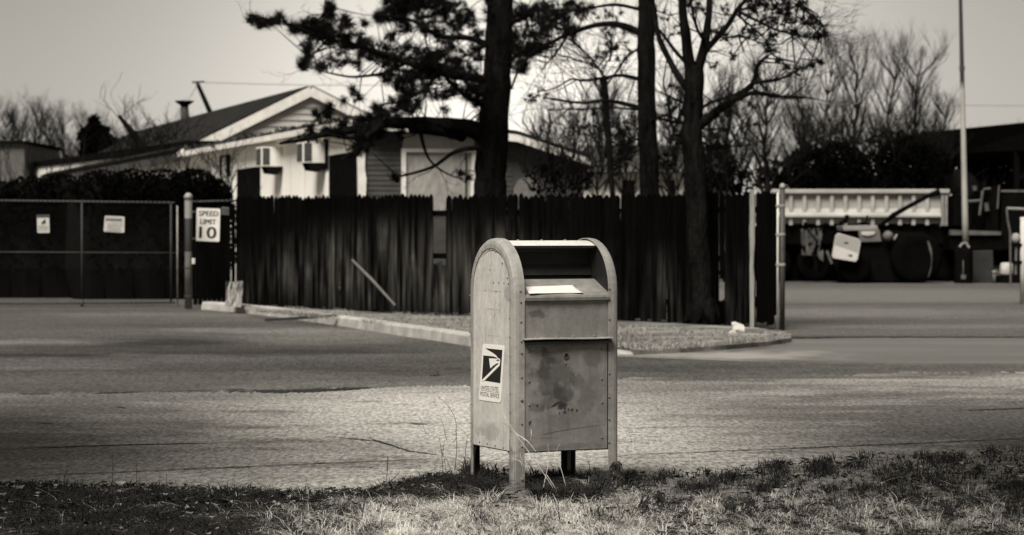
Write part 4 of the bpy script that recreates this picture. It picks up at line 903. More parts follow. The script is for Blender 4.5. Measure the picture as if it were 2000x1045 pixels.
plant_tree('pine_tree', 'straight dark middle trunk with thin limbs reaching left behind the fence', 'tree', T, P(1270, 610, 40).xy.to_3d(), tr_mb, cm, M_bark, M_needle)

# forked tree in front of the fence
T = Tree(33.4); tr_mb = MB()
T.limb([(1373, 647), (1371, 600), (1366, 520), (1362, 430), (1357, 340), (1353, 250), (1354, 180), (1356, 130)], 52, 36, mb=tr_mb, n=14)
fl = MB()
for a in range(6): 
    an = a * 1.05; b_ = P(1373, 600, 33.4); b_.z = .35; e_ = b_ + Vector((.24 * math.cos(an), .24 * math.sin(an), 0)); e_.z = .05; tr_mb.tube([b_ + Vector((0, 0, .25)), b_.lerp(e_, .55) + Vector((0, 0, .03)), e_], [.1, .1, .05], 8)
T.limb([(1352, 150), (1344, 110), (1337, 60), (1332, 0), (1328, -120), (1322, -260)], 26, 12, 0, -.3); T.limb([(1360, 150), (1374, 100), (1380, 50), (1385, 0), (1392, -140)], 22, 10, 0, .4)
T.limb([(1372, 105), (1395, 80), (1420, 50), (1440, 20), (1462, -10), (1500, -80)], 15, 6, .1, .4); T.limb([(1375, 80), (1362, 60), (1350, 20), (1345, -20)], 8, 4, 0, .5)
T.limb([(1356, 252), (1395, 222), (1430, 195), (1468, 165), (1480, 130), (1500, 108)], 24, 5, 0, -.6); T.limb([(1425, 198), (1470, 182), (1510, 188), (1545, 192), (1590, 194)], 11, 2, -.3, -.6)
T.limb([(1470, 162), (1510, 158), (1535, 150), (1570, 132), (1605, 120)], 8, 2, -.5, -.8); T.limb([(1362, 216), (1390, 200), (1420, 190)], 8, 4, 0, -.4)
T.limb([(1350, 185), (1325, 150), (1305, 115), (1290, 85), (1282, 50), (1276, 10)], 16, 9, 0, .6); T.limb([(1345, 130), (1318, 100), (1300, 75), (1290, 60)], 9, 5, 0, .5); T.limb([(1346, 205), (1320, 195), (1290, 180)], 6, 3, 0, .5)
T.limb([(1440, 22), (1480, 42), (1510, 58), (1545, 66), (1580, 72), (1618, 68)], 7, 2, .2, -.3); T.limb([(1560, 0), (1580, 25), (1600, 45), (1612, 52)], 4, 1.5, 0, 0); T.limb([(1440, 30), (1470, 55), (1495, 80), (1505, 105)], 5, 2, .2, 0); T.limb([(1462, 0), (1500, -10), (1560, -6)], 7, 3, .3, 0)
T.limb([(1405, 80), (1440, 72), (1470, 80), (1500, 92)], 4, 2, .1, -.2); T.limb([(1352, 250), (1330, 240), (1290, 232)], 9, 5, 0, 1.5); T.limb([(1360, 270), (1400, 290), (1440, 284)], 6, 2, 0, .4)
cm = MB()
pine_blobs(T, [(1480, 10, 24, 14, 20), (1520, 15, 24, 16, 24), (1500, 42, 18, 12, 10), (1540, 45, 16, 12, 10), (1555, 62, 12, 6, 6), (1530, 30, 14, 10, 8), (1580, 70, 10, 6, 5), (1598, 72, 7, 6, 4), (1612, 66, 6, 6, 5), (1575, 38, 12, 9, 8), (1565, 15, 14, 14, 8), (1590, 48, 10, 6, 3), (1510, 72, 10, 8, 5), (1505, 100, 10, 9, 7), (1495, 86, 6, 6, 3), (1520, 120, 6, 4, 3), (1535, 132, 8, 5, 4), (1560, 136, 10, 5, 5), (1580, 128, 10, 5, 5), (1600, 120, 7, 5, 4), (1548, 146, 14, 4, 4),
   (1430, 108, 8, 8, 4), (1400, 60, 12, 10, 5), (1420, 70, 12, 8, 4), (1460, 58, 14, 8, 5), (1370, 20, 14, 16, 6), (1440, 190, 14, 6, 4), (1500, 186, 16, 6, 5), (1540, 190, 14, 5, 4), (1470, 205, 12, 6, 3), (1395, 130, 10, 8, 2), (1320, 60, 10, 14, 3), (1300, 30, 10, 16, 3), (1350, 10, 14, 14, 6), (1415, 20, 12, 12, 4), (1470, 240, 14, 10, 4), (1400, 262, 16, 10, 5), (1330, 262, 12, 10, 4), (1325, 285, 12, 8, 4), (1310, 205, 12, 12, 4), (1325, 175, 8, 8, 2), (1310, 160, 8, 10, 2)], cm, 30, .085, .005, .6)
T.twigs(300, .6, .0065, 2, .12, T.limbs[1:])
plant_tree('forked_tree', 'dark forked tree standing in front of the fence on the dirt strip', 'tree', T, G(1373, 645), tr_mb, cm, M_bark, M_needle)

# slim broken trunk behind
T = Tree(52); tr_mb = MB(); T.limb([(1203, 560), (1198, 420), (1192, 320), (1186, 240), (1180, 165), (1176, 150)], 9, 16, mb=tr_mb); T.limb([(1183, 200), (1170, 178), (1160, 160)], 6, 2); T.limb([(1187, 250), (1160, 262), (1135, 262)], 4, 1.5); T.limb([(1190, 330), (1215, 310), (1240, 288)], 4, 1.5)
T.twigs(40, 1., .008, 1, .1)
plant_tree('broken_tree', 'slim broken topped trunk left of the straight middle trunk', 'tree', T, P(1203, 458, 52).xy.to_3d(), tr_mb, None, M_bark)

# bare trees
def grow(mb, p, d, ln, r, lev, upw=.12, spread=.5, kn=4):
    pts = [p.copy()]; q = p.copy(); dd = d.copy(); rr = [r]
    for i in range(kn):
        dd = (dd + Vector((rnd(-1, 1), rnd(-1, 1), rnd(-.6, 1))) * .13 + Vector((0, 0, upw * .5))).normalized(); q = q + dd * ln / kn; pts.append(q.copy()); rr.append(r * (1 - .45 * (i + 1) / kn))
        if lev > 0 and i >= 1:
            for _ in range(2 if lev > 1 else 3):
                if rnd(0, 1) < .8:
                    a = Vector((rnd(-1, 1), rnd(-1, 1), rnd(-.25, .9))).normalized(); grow(mb, q, (dd * (1 - spread) + a * spread * 1.3 + Vector((0, 0, upw))).normalized(), ln * rnd(.42, .7), rr[-1] * .55, lev - 1, upw, spread, kn if lev > 1 else 3)
    mb.tube(pts, rr, 7 if r > .05 else (4 if r > .015 else 3), False)
def bare(label, px, top, base_y, D, w, lean=0, lev=4, group='bare trees beyond the yard', spread=.42, fork=.45, name='bare_tree', mat=None, thin=1.):
    b = P(px, 458, D).xy.to_3d(); hgt = H + (HY - top) / F * D; lx = lean / F * D
    r0 = w / F * D / 2; tm = MB(); cmb = MB(); N = 11
    pts = [b + Vector((lx * (i / N) ** 1.2, 0, hgt * .88 * i / N)) + Vector((mn.noise(Vector((px, i * .6, 0))) * .18, 0, 0)) * (i > 0) for i in range(N + 1)]
    tm.tube(pts, [r0 * (1 - .8 * i / N) for i in range(N + 1)], 8)
    for i in range(N + 1):
        f = i / N
        if f < fork: continue
        for _ in range(4):
            a = rnd(0, 6.283); d = Vector((math.cos(a) * .6, math.sin(a) * .6, rnd(.45, 1.15))).normalized(); grow(cmb, pts[i], d, hgt * rnd(.11, .24) * (1.15 - .4 * f), max(r0 * (1 - .8 * f) * .55, .024) * thin * 1.15, lev - 1, .15, spread)
    t = thing(name, label, 'tree', b, 0, group); obj('trunk', tm, mat or M_bark2, t, True); obj('branches', cmb, mat or M_twig, t); return t
random.seed(11)
bare('bare tree with single upright stem just right of the forked tree', 1497, 128, 0, 62, 15, -2, 4); bare('slim bare tree at the left end of the row over the white dump body', 1556, 215, 0, 84, 9, 4, 4)
bare('bare tree second from left in the row over the white dump body', 1580, 150, 0, 86, 9, -14, 4); bare('leaning bare tree third from left in the row over the white dump body', 1592, 100, 0, 85, 10, 26, 4)
bare('tall bare tree with straight trunk in the middle of the row', 1668, 92, 0, 82, 14, 2, 4, fork=.38); bare('bare tree with strongly leaning trunk right of the tallest one', 1698, 108, 0, 84, 12, 48, 4, fork=.42)
bare('bare tree with dense fan crown nearest the long dark roof', 1782, 98, 0, 84, 14, 8, 4, fork=.42); bare('low spreading bare tree at the left end of the long dark roof', 1800, 190, 0, 88, 8, 44, 4, fork=.4)
bare('thin bare tree between the forked tree and the single stem tree', 1440, 190, 0, 70, 6, 8, 4); bare('thin bare tree right behind the forked trunk', 1385, 200, 0, 66, 6, 4, 4); bare('thin bare tree between the big pine and the broken trunk', 1120, 225, 0, 70, 5, 6, 4); bare('thin bare tree in the gap beside the straight middle trunk', 1300, 215, 0, 68, 5, 10, 4); bare('short bare tree left of the straight middle trunk', 1228, 225, 0, 72, 5, -8, 4)
bare('thin bare tree just right of the big pine', 1050, 235, 0, 64, 5, 6, 4); bare('thin bare tree between the broken trunk and the straight middle trunk', 1165, 180, 0, 66, 6, 10, 4); bare('thin bare tree right of the straight middle trunk behind its limbs', 1325, 170, 0, 64, 6, -6, 4); bare('thin bare tree between the forked trunk and its right limb', 1415, 150, 0, 66, 7, 6, 4)
random.seed(5)
for i, (x, t_) in enumerate(((8, 214), (38, 224), (72, 214), (98, 222), (128, 232), (160, 238), (205, 246))):
    bare(['bare tree at the very left edge of the photo', 'bare tree behind the small block building', 'rounded bare tree second from the block building', 'bare tree with tall fan crown left of the dark bush', 'low bare tree beside the tall fan crown', 'lowest bare tree in the left row', 'bare tree by the dark bush left of the long roof'][i], x, t_, 0, 120 + i * 2, 9, rnd(-10, 10), 4, 'bare trees beyond the left hedge', .6, .3, thin=1.3)
# dark evergreen clump, dead snag
def leafmass(m, blobs, D, sz, dep, floor=None):
    for cx, cy, rx, ry, cnt in blobs:
        for _ in range(cnt):
            a = rnd(0, 6.283); q = rnd(0, 1) ** .5; c = P(cx + rx * q * math.cos(a), cy + ry * q * math.sin(a), D + rnd(-dep, dep))
            if c.z < 0: continue
            x = Vector((rnd(-1, 1), rnd(-1, 1), rnd(-1, 1))).normalized(); y = x.orthogonal().normalized(); s_ = sz * rnd(.5, 1.3); k = len(m.v)
            m.v += [tuple(c - x * s_), tuple(c + y * s_ * .45), tuple(c + x * s_), tuple(c - y * s_ * .45)]; m.f.append((k, k + 1, k + 2, k + 3))
t = thing('evergreen_tree', 'dark ragged evergreen rising left of the dead leaning snag', 'tree', P(188, 458, 98).xy.to_3d()); m = MB(); m.tube([P(188, 515, 98), P(186, 240, 98)], [.2, .06], 6); obj('trunk', m, M_bark, t)
m = MB(); leafmass(m, [(184, 240, 8, 12, 50), (180, 258, 20, 10, 90), (166, 266, 10, 8, 30), (198, 256, 12, 9, 60), (190, 292, 34, 20, 240), (215, 275, 12, 8, 40), (190, 330, 40, 30, 500)], 98, .28, .8); obj('crown', m, M_leaf, t)
t = thing('dead_snag', 'leaning dead trunk poking up over the long roof edge', 'tree', P(330, 458, 80).xy.to_3d()); m = MB(); m.tube([P(380, 520, 80), P(300, 340, 80), P(268, 272, 80), (P(250, 248, 80)), P(232, 226, 80)], [.16, .15, .13, .1, .05], 8); obj('trunk', m, M_bark, t, True)
m = MB(); T2 = Tree(80); 
for x, y, ln in ((236, 232, .9), (252, 250, .6), (246, 240, .8), (262, 262, .5)): 
    for _ in range(3): T2.spray(P(x, y, 80), Vector((rnd(-.6, 1), 0, rnd(.1, 1))).normalized(), ln * rnd(.6, 1.2), .016, 2)
for px in ([(238, 228), (222, 200), (218, 180), (232, 158), (240, 140)], [(250, 225), (252, 200), (262, 185)], ): T2.L.tube(cr([P(x, y, 80) for x, y in px]), .006, 3)
obj('branches', T2.L, M_twig, t)
t = thing('vine_tangle', 'tangle of bare vines and brush along the long roof eave', 'vine', P(300, 458, 72).xy.to_3d()); T2 = Tree(72)
for _ in range(75):
    x = rnd(205, 352); y0 = 300 - (x - 230) * .28 + rnd(-8, 14); T2.spray(P(x, y0, 72 + rnd(-1, 1)), Vector((rnd(-.8, .8), 0, rnd(.2, 1))).normalized(), rnd(.3, .95), .014, 2)
obj('stems', T2.L, M_bark, t)
# hedges and thickets
def hedge(label, blobs, D, sz, dep, twig=0, mat=M_leaf, core=None, name='hedge', cat='hedge'):
    cx = sum(b[0] for b in blobs) / len(blobs); t = thing(name, label, cat, P(cx, 458, D).xy.to_3d())
    m = MB(); leafmass(m, blobs, D, sz, dep); obj('foliage', m, mat, t)
    if core:
        m = MB()
        for x, y, w_ in core: m.lathe(P(x, 458, D).xy.to_3d(), [(w_ * .7 / F * D, -.1), (w_ / F * D, .6), (w_ * .9 / F * D, (H + (HY - y) / F * D) * .75), (w_ * .5 / F * D, (H + (HY - y) / F * D) * .95), (.02, H + (HY - y) / F * D)], 12)
        obj('inner_stems', m, M_void, t)
    if twig:
        T2 = Tree(D)
        for _ in range(twig):
            b = random.choice(blobs); T2.spray(P(b[0] + rnd(-b[2], b[2]), b[1] - b[3] * rnd(.2, .8), D + rnd(-dep, dep)), Vector((rnd(-.7, .7), rnd(-.3, .3), 1)).normalized(), rnd(.3, 1.), .011, 2)
        obj('twigs', T2.L, M_twig, t)
    return t
hedge('dark clipped hedge behind the chain link gate at far left', [(0, 400, 60, 46, 1600), (60, 390, 60, 46, 1800), (120, 390, 60, 50, 1800), (60, 480, 110, 60, 1800), (140, 480, 70, 60, 1400), (-40, 450, 60, 90, 1200)], 50, .055, .9, 60, core=[(-60, 355, 60), (0, 352, 60), (60, 348, 60), (120, 347, 60)])
hedge('dark bushy hedge between the gate and the white annex', [(200, 380, 60, 48, 2000), (260, 380, 60, 50, 2000), (320, 380, 60, 50, 2000), (380, 375, 50, 46, 2000), (420, 385, 34, 36, 1000), (440, 400, 16, 30, 320), (250, 480, 100, 70, 1800), (360, 480, 90, 70, 1800), (440, 470, 50, 60, 1000)], 49, .055, .9, 90, core=[(185, 345, 60), (240, 342, 60), (300, 340, 60), (360, 342, 55), (405, 352, 42)])
hedge('dark thicket under the row of bare trees behind the dump body', [(1580, 335, 50, 50, 1500), (1640, 325, 50, 50, 1600), (1700, 345, 60, 45, 1400), (1760, 325, 50, 55, 1700), (1800, 330, 60, 50, 1600), (1560, 380, 40, 60, 700), (1700, 420, 160, 60, 2600), (1850, 420, 100, 60, 1900), (1620, 295, 40, 26, 120), (1740, 285, 50, 30, 240), (1600, 275, 60, 26, 40), (1700, 295, 60, 26, 50), (1800, 275, 40, 18, 90)], 79, .11, 1.6, 620, core=[(1575, 335, 40), (1640, 320, 50), (1700, 340, 50), (1750, 320, 50), (1800, 320, 60), (1870, 330, 60)], name='thicket', cat='thicket')
hedge('brushy thicket beyond the fence between forked tree and pale post', [(1400, 330, 34, 50, 420), (1432, 350, 20, 40, 160), (1470, 360, 34, 30, 160), (1510, 350, 30, 40, 300), (1520, 380, 30, 40, 300)], 68, .1, 1, 90, core=[(1520, 340, 24)], name='thicket', cat='thicket')
hedge('sparse brush over the fence right of the big pine', [(1090, 330, 40, 30, 140), (1060, 350, 40, 26, 140), (1135, 345, 24, 30, 130), (1090, 375, 50, 16, 140)], 46, .06, .8, 110, name='bush', cat='bush', mat=M_leaf)
hedge('sparse twiggy brush over the fence between the two straight trunks', [(1210, 300, 30, 18, 90), (1300, 312, 24, 16, 70), (1220, 280, 30, 20, 90), (1205, 335, 8, 20, 20)], 56, .07, .8, 50, name='bush', cat='bush')

# unseen pines added out of view to darken both ends of verge and road
def shade_tree(label, bx, by, cx, cy, cz, rx, ry, rz, n_):
    t = thing('pine_tree', label, 'tree', Vector((bx, by, 0))); m = MB()
    m.tube(cr([Vector((bx, by, -.1)), Vector((bx * .98 + cx * .02, by, 2.5)), Vector((bx * .6 + cx * .4, by * .6 + cy * .4, cz)), Vector((cx, cy, cz + rz * .9))]), .16, 10); 
    for _ in range(26):
        a = rnd(0, 6.283); q = rnd(.5, .95); m.tube([Vector((bx * .6 + cx * .4, by * .6 + cy * .4, cz - rz * .5 + rnd(0, rz))), Vector((cx + rx * q * math.cos(a), cy + ry * q * math.sin(a), cz + rnd(-.5, .5) * rz))], [.06, .015], 5)
    obj('trunk', m, M_bark, t, True); m = MB()
    for _ in range(n_):
        d = Vector((random.gauss(0, 1), random.gauss(0, 1), random.gauss(0, 1))).normalized() * rnd(.1, 1) ** .4; p = Vector((cx + d.x * rx, cy + d.y * ry, cz + d.z * rz)); tuft(m, p, d + Vector((rnd(-1, 1), rnd(-1, 1), rnd(-.5, 1))), 22, .3, .016)
    obj('crown', m, M_needle, t)
shade_tree('unseen leaning pine added outside the left edge to shade the left verge', -6.2, 8.5, -5.6, 10.6, 5.4, 3.2, 4.4, 1.7, 2600)
shade_tree('unseen leaning pine added outside the right edge to shade the right verge', 6.0, 7.0, 1.9, 8.6, 6.4, 2.2, 4.8, 1.5, 2600)
# ---------------------------------------------------------------- the yard on the right
random.seed(21)
M_body = grey('tipper_white', .31, var=.3, scale=1.6, stretch=(1, 1, 2.5), rough=.7); M_mach = grey('black_machine', .004, var=.4, rough=.6, spec=0.); M_tyre = grey('tyre_rubber', .003, var=.3, rough=.9, spec=0.); M_midg = grey('worn_grey_metal', .09, var=.6, scale=4, rough=.6); M_lite = grey('pale_grey_metal', .22, var=.4, scale=5)
TD = 66.
def Q(px, py, o=0.): return P(px, py, TD + o)
DT = thing('dump_trailer', 'long white ribbed dump trailer on a black chassis behind the yard machine', 'trailer', Q(1690, 458).xy.to_3d())
x0, x1 = 1478, 1858
m = MB(); m.prism([Q(x0, 378), Q(1836, 378), Q(1836, 436), Q(x0, 436)], (0, 2.3, 0)); 
obj('bed', m, M_body, DT)
m = MB(); m.prism([Q(x0, 369.5, -.16), Q(x1 - 3, 369.5, -.16), Q(x1 - 3, 378, -.16), Q(x0, 378, -.16)], (0, .22, 0)); obj('top_rail', m, M_body, DT, bevel=.02)
m = MB(); a, b = Q(x0, 419), Q(1836, 419); dz = lambda p, y, z: p + Vector((0, y, z))
m.prism([dz(a, -.16, -.02), dz(a, -.16, -.07), dz(a, 0, -.08), dz(a, 0, .16)], b - a); obj('side_ledge', m, M_body, DT)
x = 1487
while x < 1832:
    m = MB(); m.prism([Q(x, 378, .005), Q(x + 7.5, 378, .005), Q(x + 7.5, 440, .005), Q(x, 440, .005)], (0, -.10, 0)); obj('rib', m, M_body, DT, bevel=.015); x += 26.6
for i in range(3):
    m = MB(); xx = 1837 + i * 7.5; m.prism([Q(xx, 381, -.02), Q(xx + 5.5, 381, -.02), Q(xx + 5.5, 441, -.02), Q(xx, 441, -.02)], (0, -.1, 0)); obj('end_post', m, M_lite, DT, bevel=.01)
m = MB(); m.prism([Q(1836, 379, .003), Q(1859, 379, .003), Q(1859, 442, .003), Q(1836, 442, .003)], (0, 2.2, 0)); obj('end_panel', m, M_body, DT)
m = MB(); m.prism([Q(x0, 441, .1), Q(1905, 441, .1), Q(1905, 476, .1), Q(x0, 476, .1)], (0, 1.9, 0)); obj('chassis', m, M_mach, DT)
m = MB(); m.prism([Q(x0, 470, .6), Q(1905, 470, .6), Q(1905, 548, .6), Q(x0, 548, .6)], (0, .5, 0)); obj('under_shade', m, M_mach, DT)  # black box standing in for the shade between the wheels
def wheel(t, c, r, w_, name='wheel', hub=.45):
    m = MB(); m.lathe(c, [(r * hub, 0), (r * .55, -.02), (r * .88, -.03), (r, .03), (r, w_ - .03), (r * .9, w_), (.02, w_)], 26, (0, 1, 0)); o_ = obj(name, m, M_tyre, t, True)
    m = MB(); m.lathe(c + Vector((0, .01, 0)), [(r * .46, 0), (r * .4, .05), (r * .18, .03), (.01, .0)], 18, (0, 1, 0)); obj('rim', m, M_mach, o_)
for xx in (1512, 1594, 1850): wheel(DT, Vector((Q(xx, 0).x, TD + .2, .5)), .5, .35)
m = MB(); m.prism([Q(1564, 447, -.05), Q(1605, 445, -.05), Q(1600, 500, -.05), Q(1566, 498, -.05)], (0, .03, 0)); obj('mud_flap', m, grey('muddy_rubber', .05, var=.8, scale=5), DT)
TD = 64.2
YM = thing('loader', 'black yard machine with grey hood and raised lever before the white dump trailer', 'machine', Q(1720, 555).xy.to_3d())
m = MB(); m.prism([Q(1642, 470), Q(1660, 450), Q(1716, 448), Q(1760, 452), Q(1800, 462), Q(1820, 490), Q(1822, 540), Q(1800, 551), Q(1640, 551), Q(1630, 520)], (0, 1.5, 0)); obj('body', m, M_mach, YM, bevel=.04)
m = MB(); m.prism([Q(1646, 441, -.1), Q(1713, 440, -.1), Q(1716, 449, -.1), Q(1648, 451, -.1)], (0, 1.3, 0)); hd_ = obj('hood', m, M_lite, YM, bevel=.02)
m = MB(); m.prism([Q(1676, 450, -.12), Q(1718, 449, -.12), Q(1722, 472, -.12), Q(1680, 473, -.12)], (0, .1, 0)); obj('grille', m, M_midg, YM, bevel=.015)
m = MB(); m.prism([Q(1682, 453, -.16), Q(1709, 452, -.16), Q(1708, 458, -.16), Q(1696, 461, -.16), Q(1683, 459, -.16)], (0, .04, 0)); obj('headlight', m, grey('lamp_glass', .4, var=.2, rough=.3), YM, bevel=.01)
m = MB(); m.lathe(Q(1734, 461, -.2), [(.01, -.12), (.1, -.1), (.145, 0), (.1, .12), (.01, .14)], 14, (.5, -1, 0)); obj('air_filter', m, M_midg, YM, True)
m = MB(); m.tube([Q(1746, 468, -.2), Q(1752, 458, -.2)], .03, 8); obj('exhaust', m, M_lite, YM)
m = MB(); m.tube([Q(1716, 444, -.1), Q(1745, 420, -.1), Q(1775, 403, -.1), Q(1810, 384, -.1), Q(1835, 374, -.1)], [.055, .07, .06, .06, .09], 8); obj('lever_arm', m, M_mach, YM, True)
m = MB(); m.prism([Q(1642, 433, .2), Q(1650, 430, .2), Q(1655, 419, .2), Q(1659, 421, .2), Q(1655, 436, .2), Q(1646, 439, .2)], (0, .4, 0)); obj('seat_back', m, M_mach, YM)
m = MB(); m.tube([Q(1660, 440, .2), Q(1676, 437, .2), Q(1692, 434, .2), Q(1694, 421, .2)], .035, 8); obj('control_lever', m, M_mach, YM)
wheel(YM, Vector((Q(1788, 0).x, TD - .25, .68)), .68, .5); wheel(YM, Vector((Q(1668, 0).x, TD - .25, .42)), .42, .4)
m = MB(); m.tube([Q(1812 + 8 * math.sin(i / 8 * 3.0), 470 + i * 9, -.3) for i in range(9)], [.012, .03, .035, .02, .01, .006, .012, .014, .006], 6); obj('fender_edge', m, M_midg, YM)
m = MB(); T2 = Tree(TD)
GRT = thing('scrap_pile', 'heap of bent grey scrap metal between dump trailer wheels and white panel', 'scrap', Q(1598, 552).xy.to_3d())
for i in range(26):
    a = Q(rnd(1568, 1624), rnd(446, 548), rnd(-.2, .5)); b = a + Vector((rnd(-.3, .3), rnd(-.2, .2), rnd(-.4, .4)))
    if b.z > 0.02 and a.z > .02: m = MB(); m.bar(a, b, rnd(.03, .12), rnd(.02, .06)); obj('bar', m, M_mach, GRT)
for q in (((1597, 493), (1608, 488), (1608, 511), (1600, 505)), ((1613, 491), (1617, 489), (1627, 514), (1623, 516)), ((1600, 452), (1606, 455), (1604, 470), (1598, 464)), ((1572, 450), (1576, 449), (1580, 495), (1575, 497))): m = MB(); m.prism([Q(x, y, -.3) for x, y in q], (0, .04, 0)); obj('plate', m, M_midg, GRT)
PN = thing('tilted_sign', 'tilted white two tone panel leaning on the black yard machine', 'sign', Q(1653, 485, -.5))
TD -= .55
m = MB(); m.prism([Q(1637, 455), Q(1678, 467), Q(1681, 472), Q(1675, 506), Q(1671, 511), Q(1628, 504), Q(1625, 500), Q(1632, 460)], (0, .05, 0)); obj('board', m, grey('panel_white', .48, var=.1), PN)
m = MB(); m.prism([Q(1637, 457, -.003), Q(1678, 468, -.003), Q(1680, 472, -.003), Q(1675, 494, -.003), Q(1650, 485, -.003), Q(1630, 478, -.003), Q(1633, 460, -.003)], (0, .002, 0)); obj('grey_upper', m, grey('panel_grey', .28, var=.1), PN)
for q in (((1649, 473), (1657, 473), (1657, 476), (1649, 476)), ((1658, 497), (1665, 498), (1664, 502), (1657, 500))):
    m = MB(); m.prism([Q(x, y, -.006) for x, y in q], (0, .002, 0)); obj('dark_mark', m, M_mach, PN)
# light pole with its black footing
TD = 64.
LP = thing('light_pole', 'tall tapered pale light pole with darker upper half at right', 'pole', Q(1886, 552).xy.to_3d())
b_, t_ = Q(1886, 478), Q(1871, -160)
n = NT('pole_paint'); a = n.noise(3, 4, (1, 1, .3)); o = n.sep(); upz = n.rng(o[2], 5.1, 5.35, 0, 1)
MPl = n.done(n.mix(upz, n.rng(a, 0, 1, .22, .38), .03), .7, a, .1)
m = MB(); k = 14; m.tube([b_.lerp(t_, i / k) for i in range(k + 1)], [.085 - .05 * i / k for i in range(k + 1)], 12); obj('shaft', m, MPl, LP, True)
m = MB(); m.lathe(b_.lerp(t_, .54), [(.05, -.06), (.075, -.05), (.075, .05), (.045, .06)], 12); obj('joint', m, M_dsteel, LP)
m = MB(); m.lathe(Q(1882, 552).xy.to_3d(), [(.25, -.02), (.25, .85), (.2, 1.0), (.1, 1.05)], 16); obj('footing', m, M_mach, LP)
m = MB(); m.tube([Q(1874, 483, -.22), Q(1879, 476, -.2), Q(1886, 474, -.2), Q(1893, 484, -.22)], .03, 6); obj('chain', m, M_lite, LP)
m = MB(); m.prism([Q(1877, 537, -.27), Q(1887, 537, -.27), Q(1886, 545, -.27), Q(1878, 545, -.27)], (0, .02, 0)); m.prism([Q(1880.5, 508, -.27), Q(1882.5, 508, -.27), Q(1882, 537, -.27), Q(1880.5, 537, -.27)], (0, .02, 0)); obj('paint_mark', m, M_midg, LP)
# flatbed truck at the right
TD = 65.
FT = thing('flatbed_truck', 'black flatbed truck with pale bed rail and upright frames at the right edge', 'truck', Q(1930, 555).xy.to_3d())
m = MB(); m.prism([Q(1862, 382), Q(1885, 380), Q(1885, 440), Q(1862, 440)], (0, 2., 0)); m.prism([Q(1930, 365), Q(1952, 362), Q(1950, 450), Q(1925, 450)], (0, 2, 0)); obj('stakes', m, M_mach, FT)
m = MB(); m.prism([Q(1955, 378), Q(2080, 378), Q(2080, 490), Q(1955, 490)], (0, 2, 0)); obj('cab', m, M_mach, FT, bevel=.06)
m = MB(); m.prism([Q(1955, 371, -.02), Q(2080, 371, -.02), Q(2080, 376, -.02), Q(1955, 375, -.02)], (0, 1.8, 0)); obj('cab_roof', m, M_midg, FT)
m = MB(); m.prism([Q(1856, 449, -.1), Q(1955, 452, -.1), Q(1955, 459, -.1), Q(1856, 459, -.1)], (0, .2, 0)); obj('bed_rail', m, grey('bed_grey', .09, var=.7, scale=3), FT)
m = MB(); m.prism([Q(1856, 459.5), Q(1960, 459.5), Q(1960, 488), Q(1856, 488)], (0, 2, 0)); obj('bed', m, M_mach, FT)
for pts, w_ in (([(1886, 394), (1914, 392)], .04), ([(1919, 372), (1913, 420)], .035), ([(1920, 370), (1934, 368)], .03), ([(1951, 362), (1948, 408)], .025), ([(1926, 396), (1928, 412)], .06), ([(1902, 363), (1904, 372)], .06)):
    m = MB(); m.tube([Q(x, y, -.12) for x, y in pts], w_, 6); obj('frame_bar', m, M_midg, FT)
for xx in (1905, 2010): wheel(FT, Vector((Q(xx, 0).x, TD - .05, .5)), .5, .4)
m = MB(); m.prism([Q(1896, 490, -.45), Q(1940, 489, -.45), Q(1942, 553, -.45), Q(1896, 553, -.45)], (0, .4, 0)); tag(obj('steel_crate', m, grey('dark_crate', .022, var=.5), None, bevel=.03), 'dark square steel box beside the light pole footing', 'box')
BL = thing('bollard', 'short pale bollard with white cap before the flatbed truck', 'bollard', Q(1942, 556, -1.).xy.to_3d())
b_ = BL.location; m = MB(); m.tube([b_, b_ + Vector((0, 0, .27))], .045, 10); obj('pipe', m, M_midg, BL, True); m = MB(); m.lathe(b_ + Vector((0, 0, .27)), [(.06, 0), (.065, .03), (.04, .06), (.01, .065)], 12); obj('cap', m, M_lite, BL, True)
m = MB(); m.prism([Q(1952, 538, -.9), Q(2040, 538, -.9), Q(2040, 556, -.9), Q(1952, 556, -.9)], (0, .6, 0)); tag(obj('timber_block', m, M_mach, None, bevel=.02), 'low black timber block under the pale sack', 'block')
m = MB(); c_ = Q(1966, 538, -.6); m.lathe(c_, [(.15, 0), (.18, .06), (.175, .2), (.16, .3), (.13, .34), (.02, .33)], 12); o_ = obj('sack', m, grey('sack_white', .4, var=.35, scale=8), None, True); tag(o_, 'pale lumpy sack sitting on the low black block', 'sack')
# table frame and barrier post on the right edge
TF = thing('steel_rack', 'thin pale steel rack frame beside the right edge post', 'rack', P(1985, 540, 60).xy.to_3d())
m = MB(); m.tube([P(1966, 407, 60), P(2060, 411, 60)], .035, 6); obj('top_bar', m, M_lite, TF)
m = MB(); m.tube([P(1966, 407, 60), P(1968, 430, 60), P(1973, 455, 60), P(1974, 556, 60)], .025, 6); obj('leg', m, M_midg, TF)
m = MB(); m.tube([P(2060, 411, 60), P(2060, 556, 60)], .025, 6); obj('leg', m, M_midg, TF)
BP = thing('barrier_post', 'pale painted steel post at the right edge of the yard', 'post', G(1999, 594)); b_ = BP.location
m = MB(); m.tube([b_, b_ + Vector((0, 0, H + (HY - 424) / F * b_.y))], .062, 14); obj('pipe', m, grey('post_white', .42, var=.3, scale=4), BP, True)
m = MB(); c_ = P(1984, 475, b_.y); m.lathe(c_, [(.02, 0), (.07, .02), (.085, .1), (.06, .17), (.01, .19)], 12); obj('float', m, M_lite, BP, True)
for y in (478, 512):
    m = MB(); c_ = P(1990, y, b_.y); m.box(c_, (.16, .1, .05)); obj('clamp', m, M_mach, BP)
m = MB(); m.tube([P(1985, 476, b_.y), P(1984, 536, b_.y)], .025, 8); obj('hanging_pipe', m, M_midg, BP)
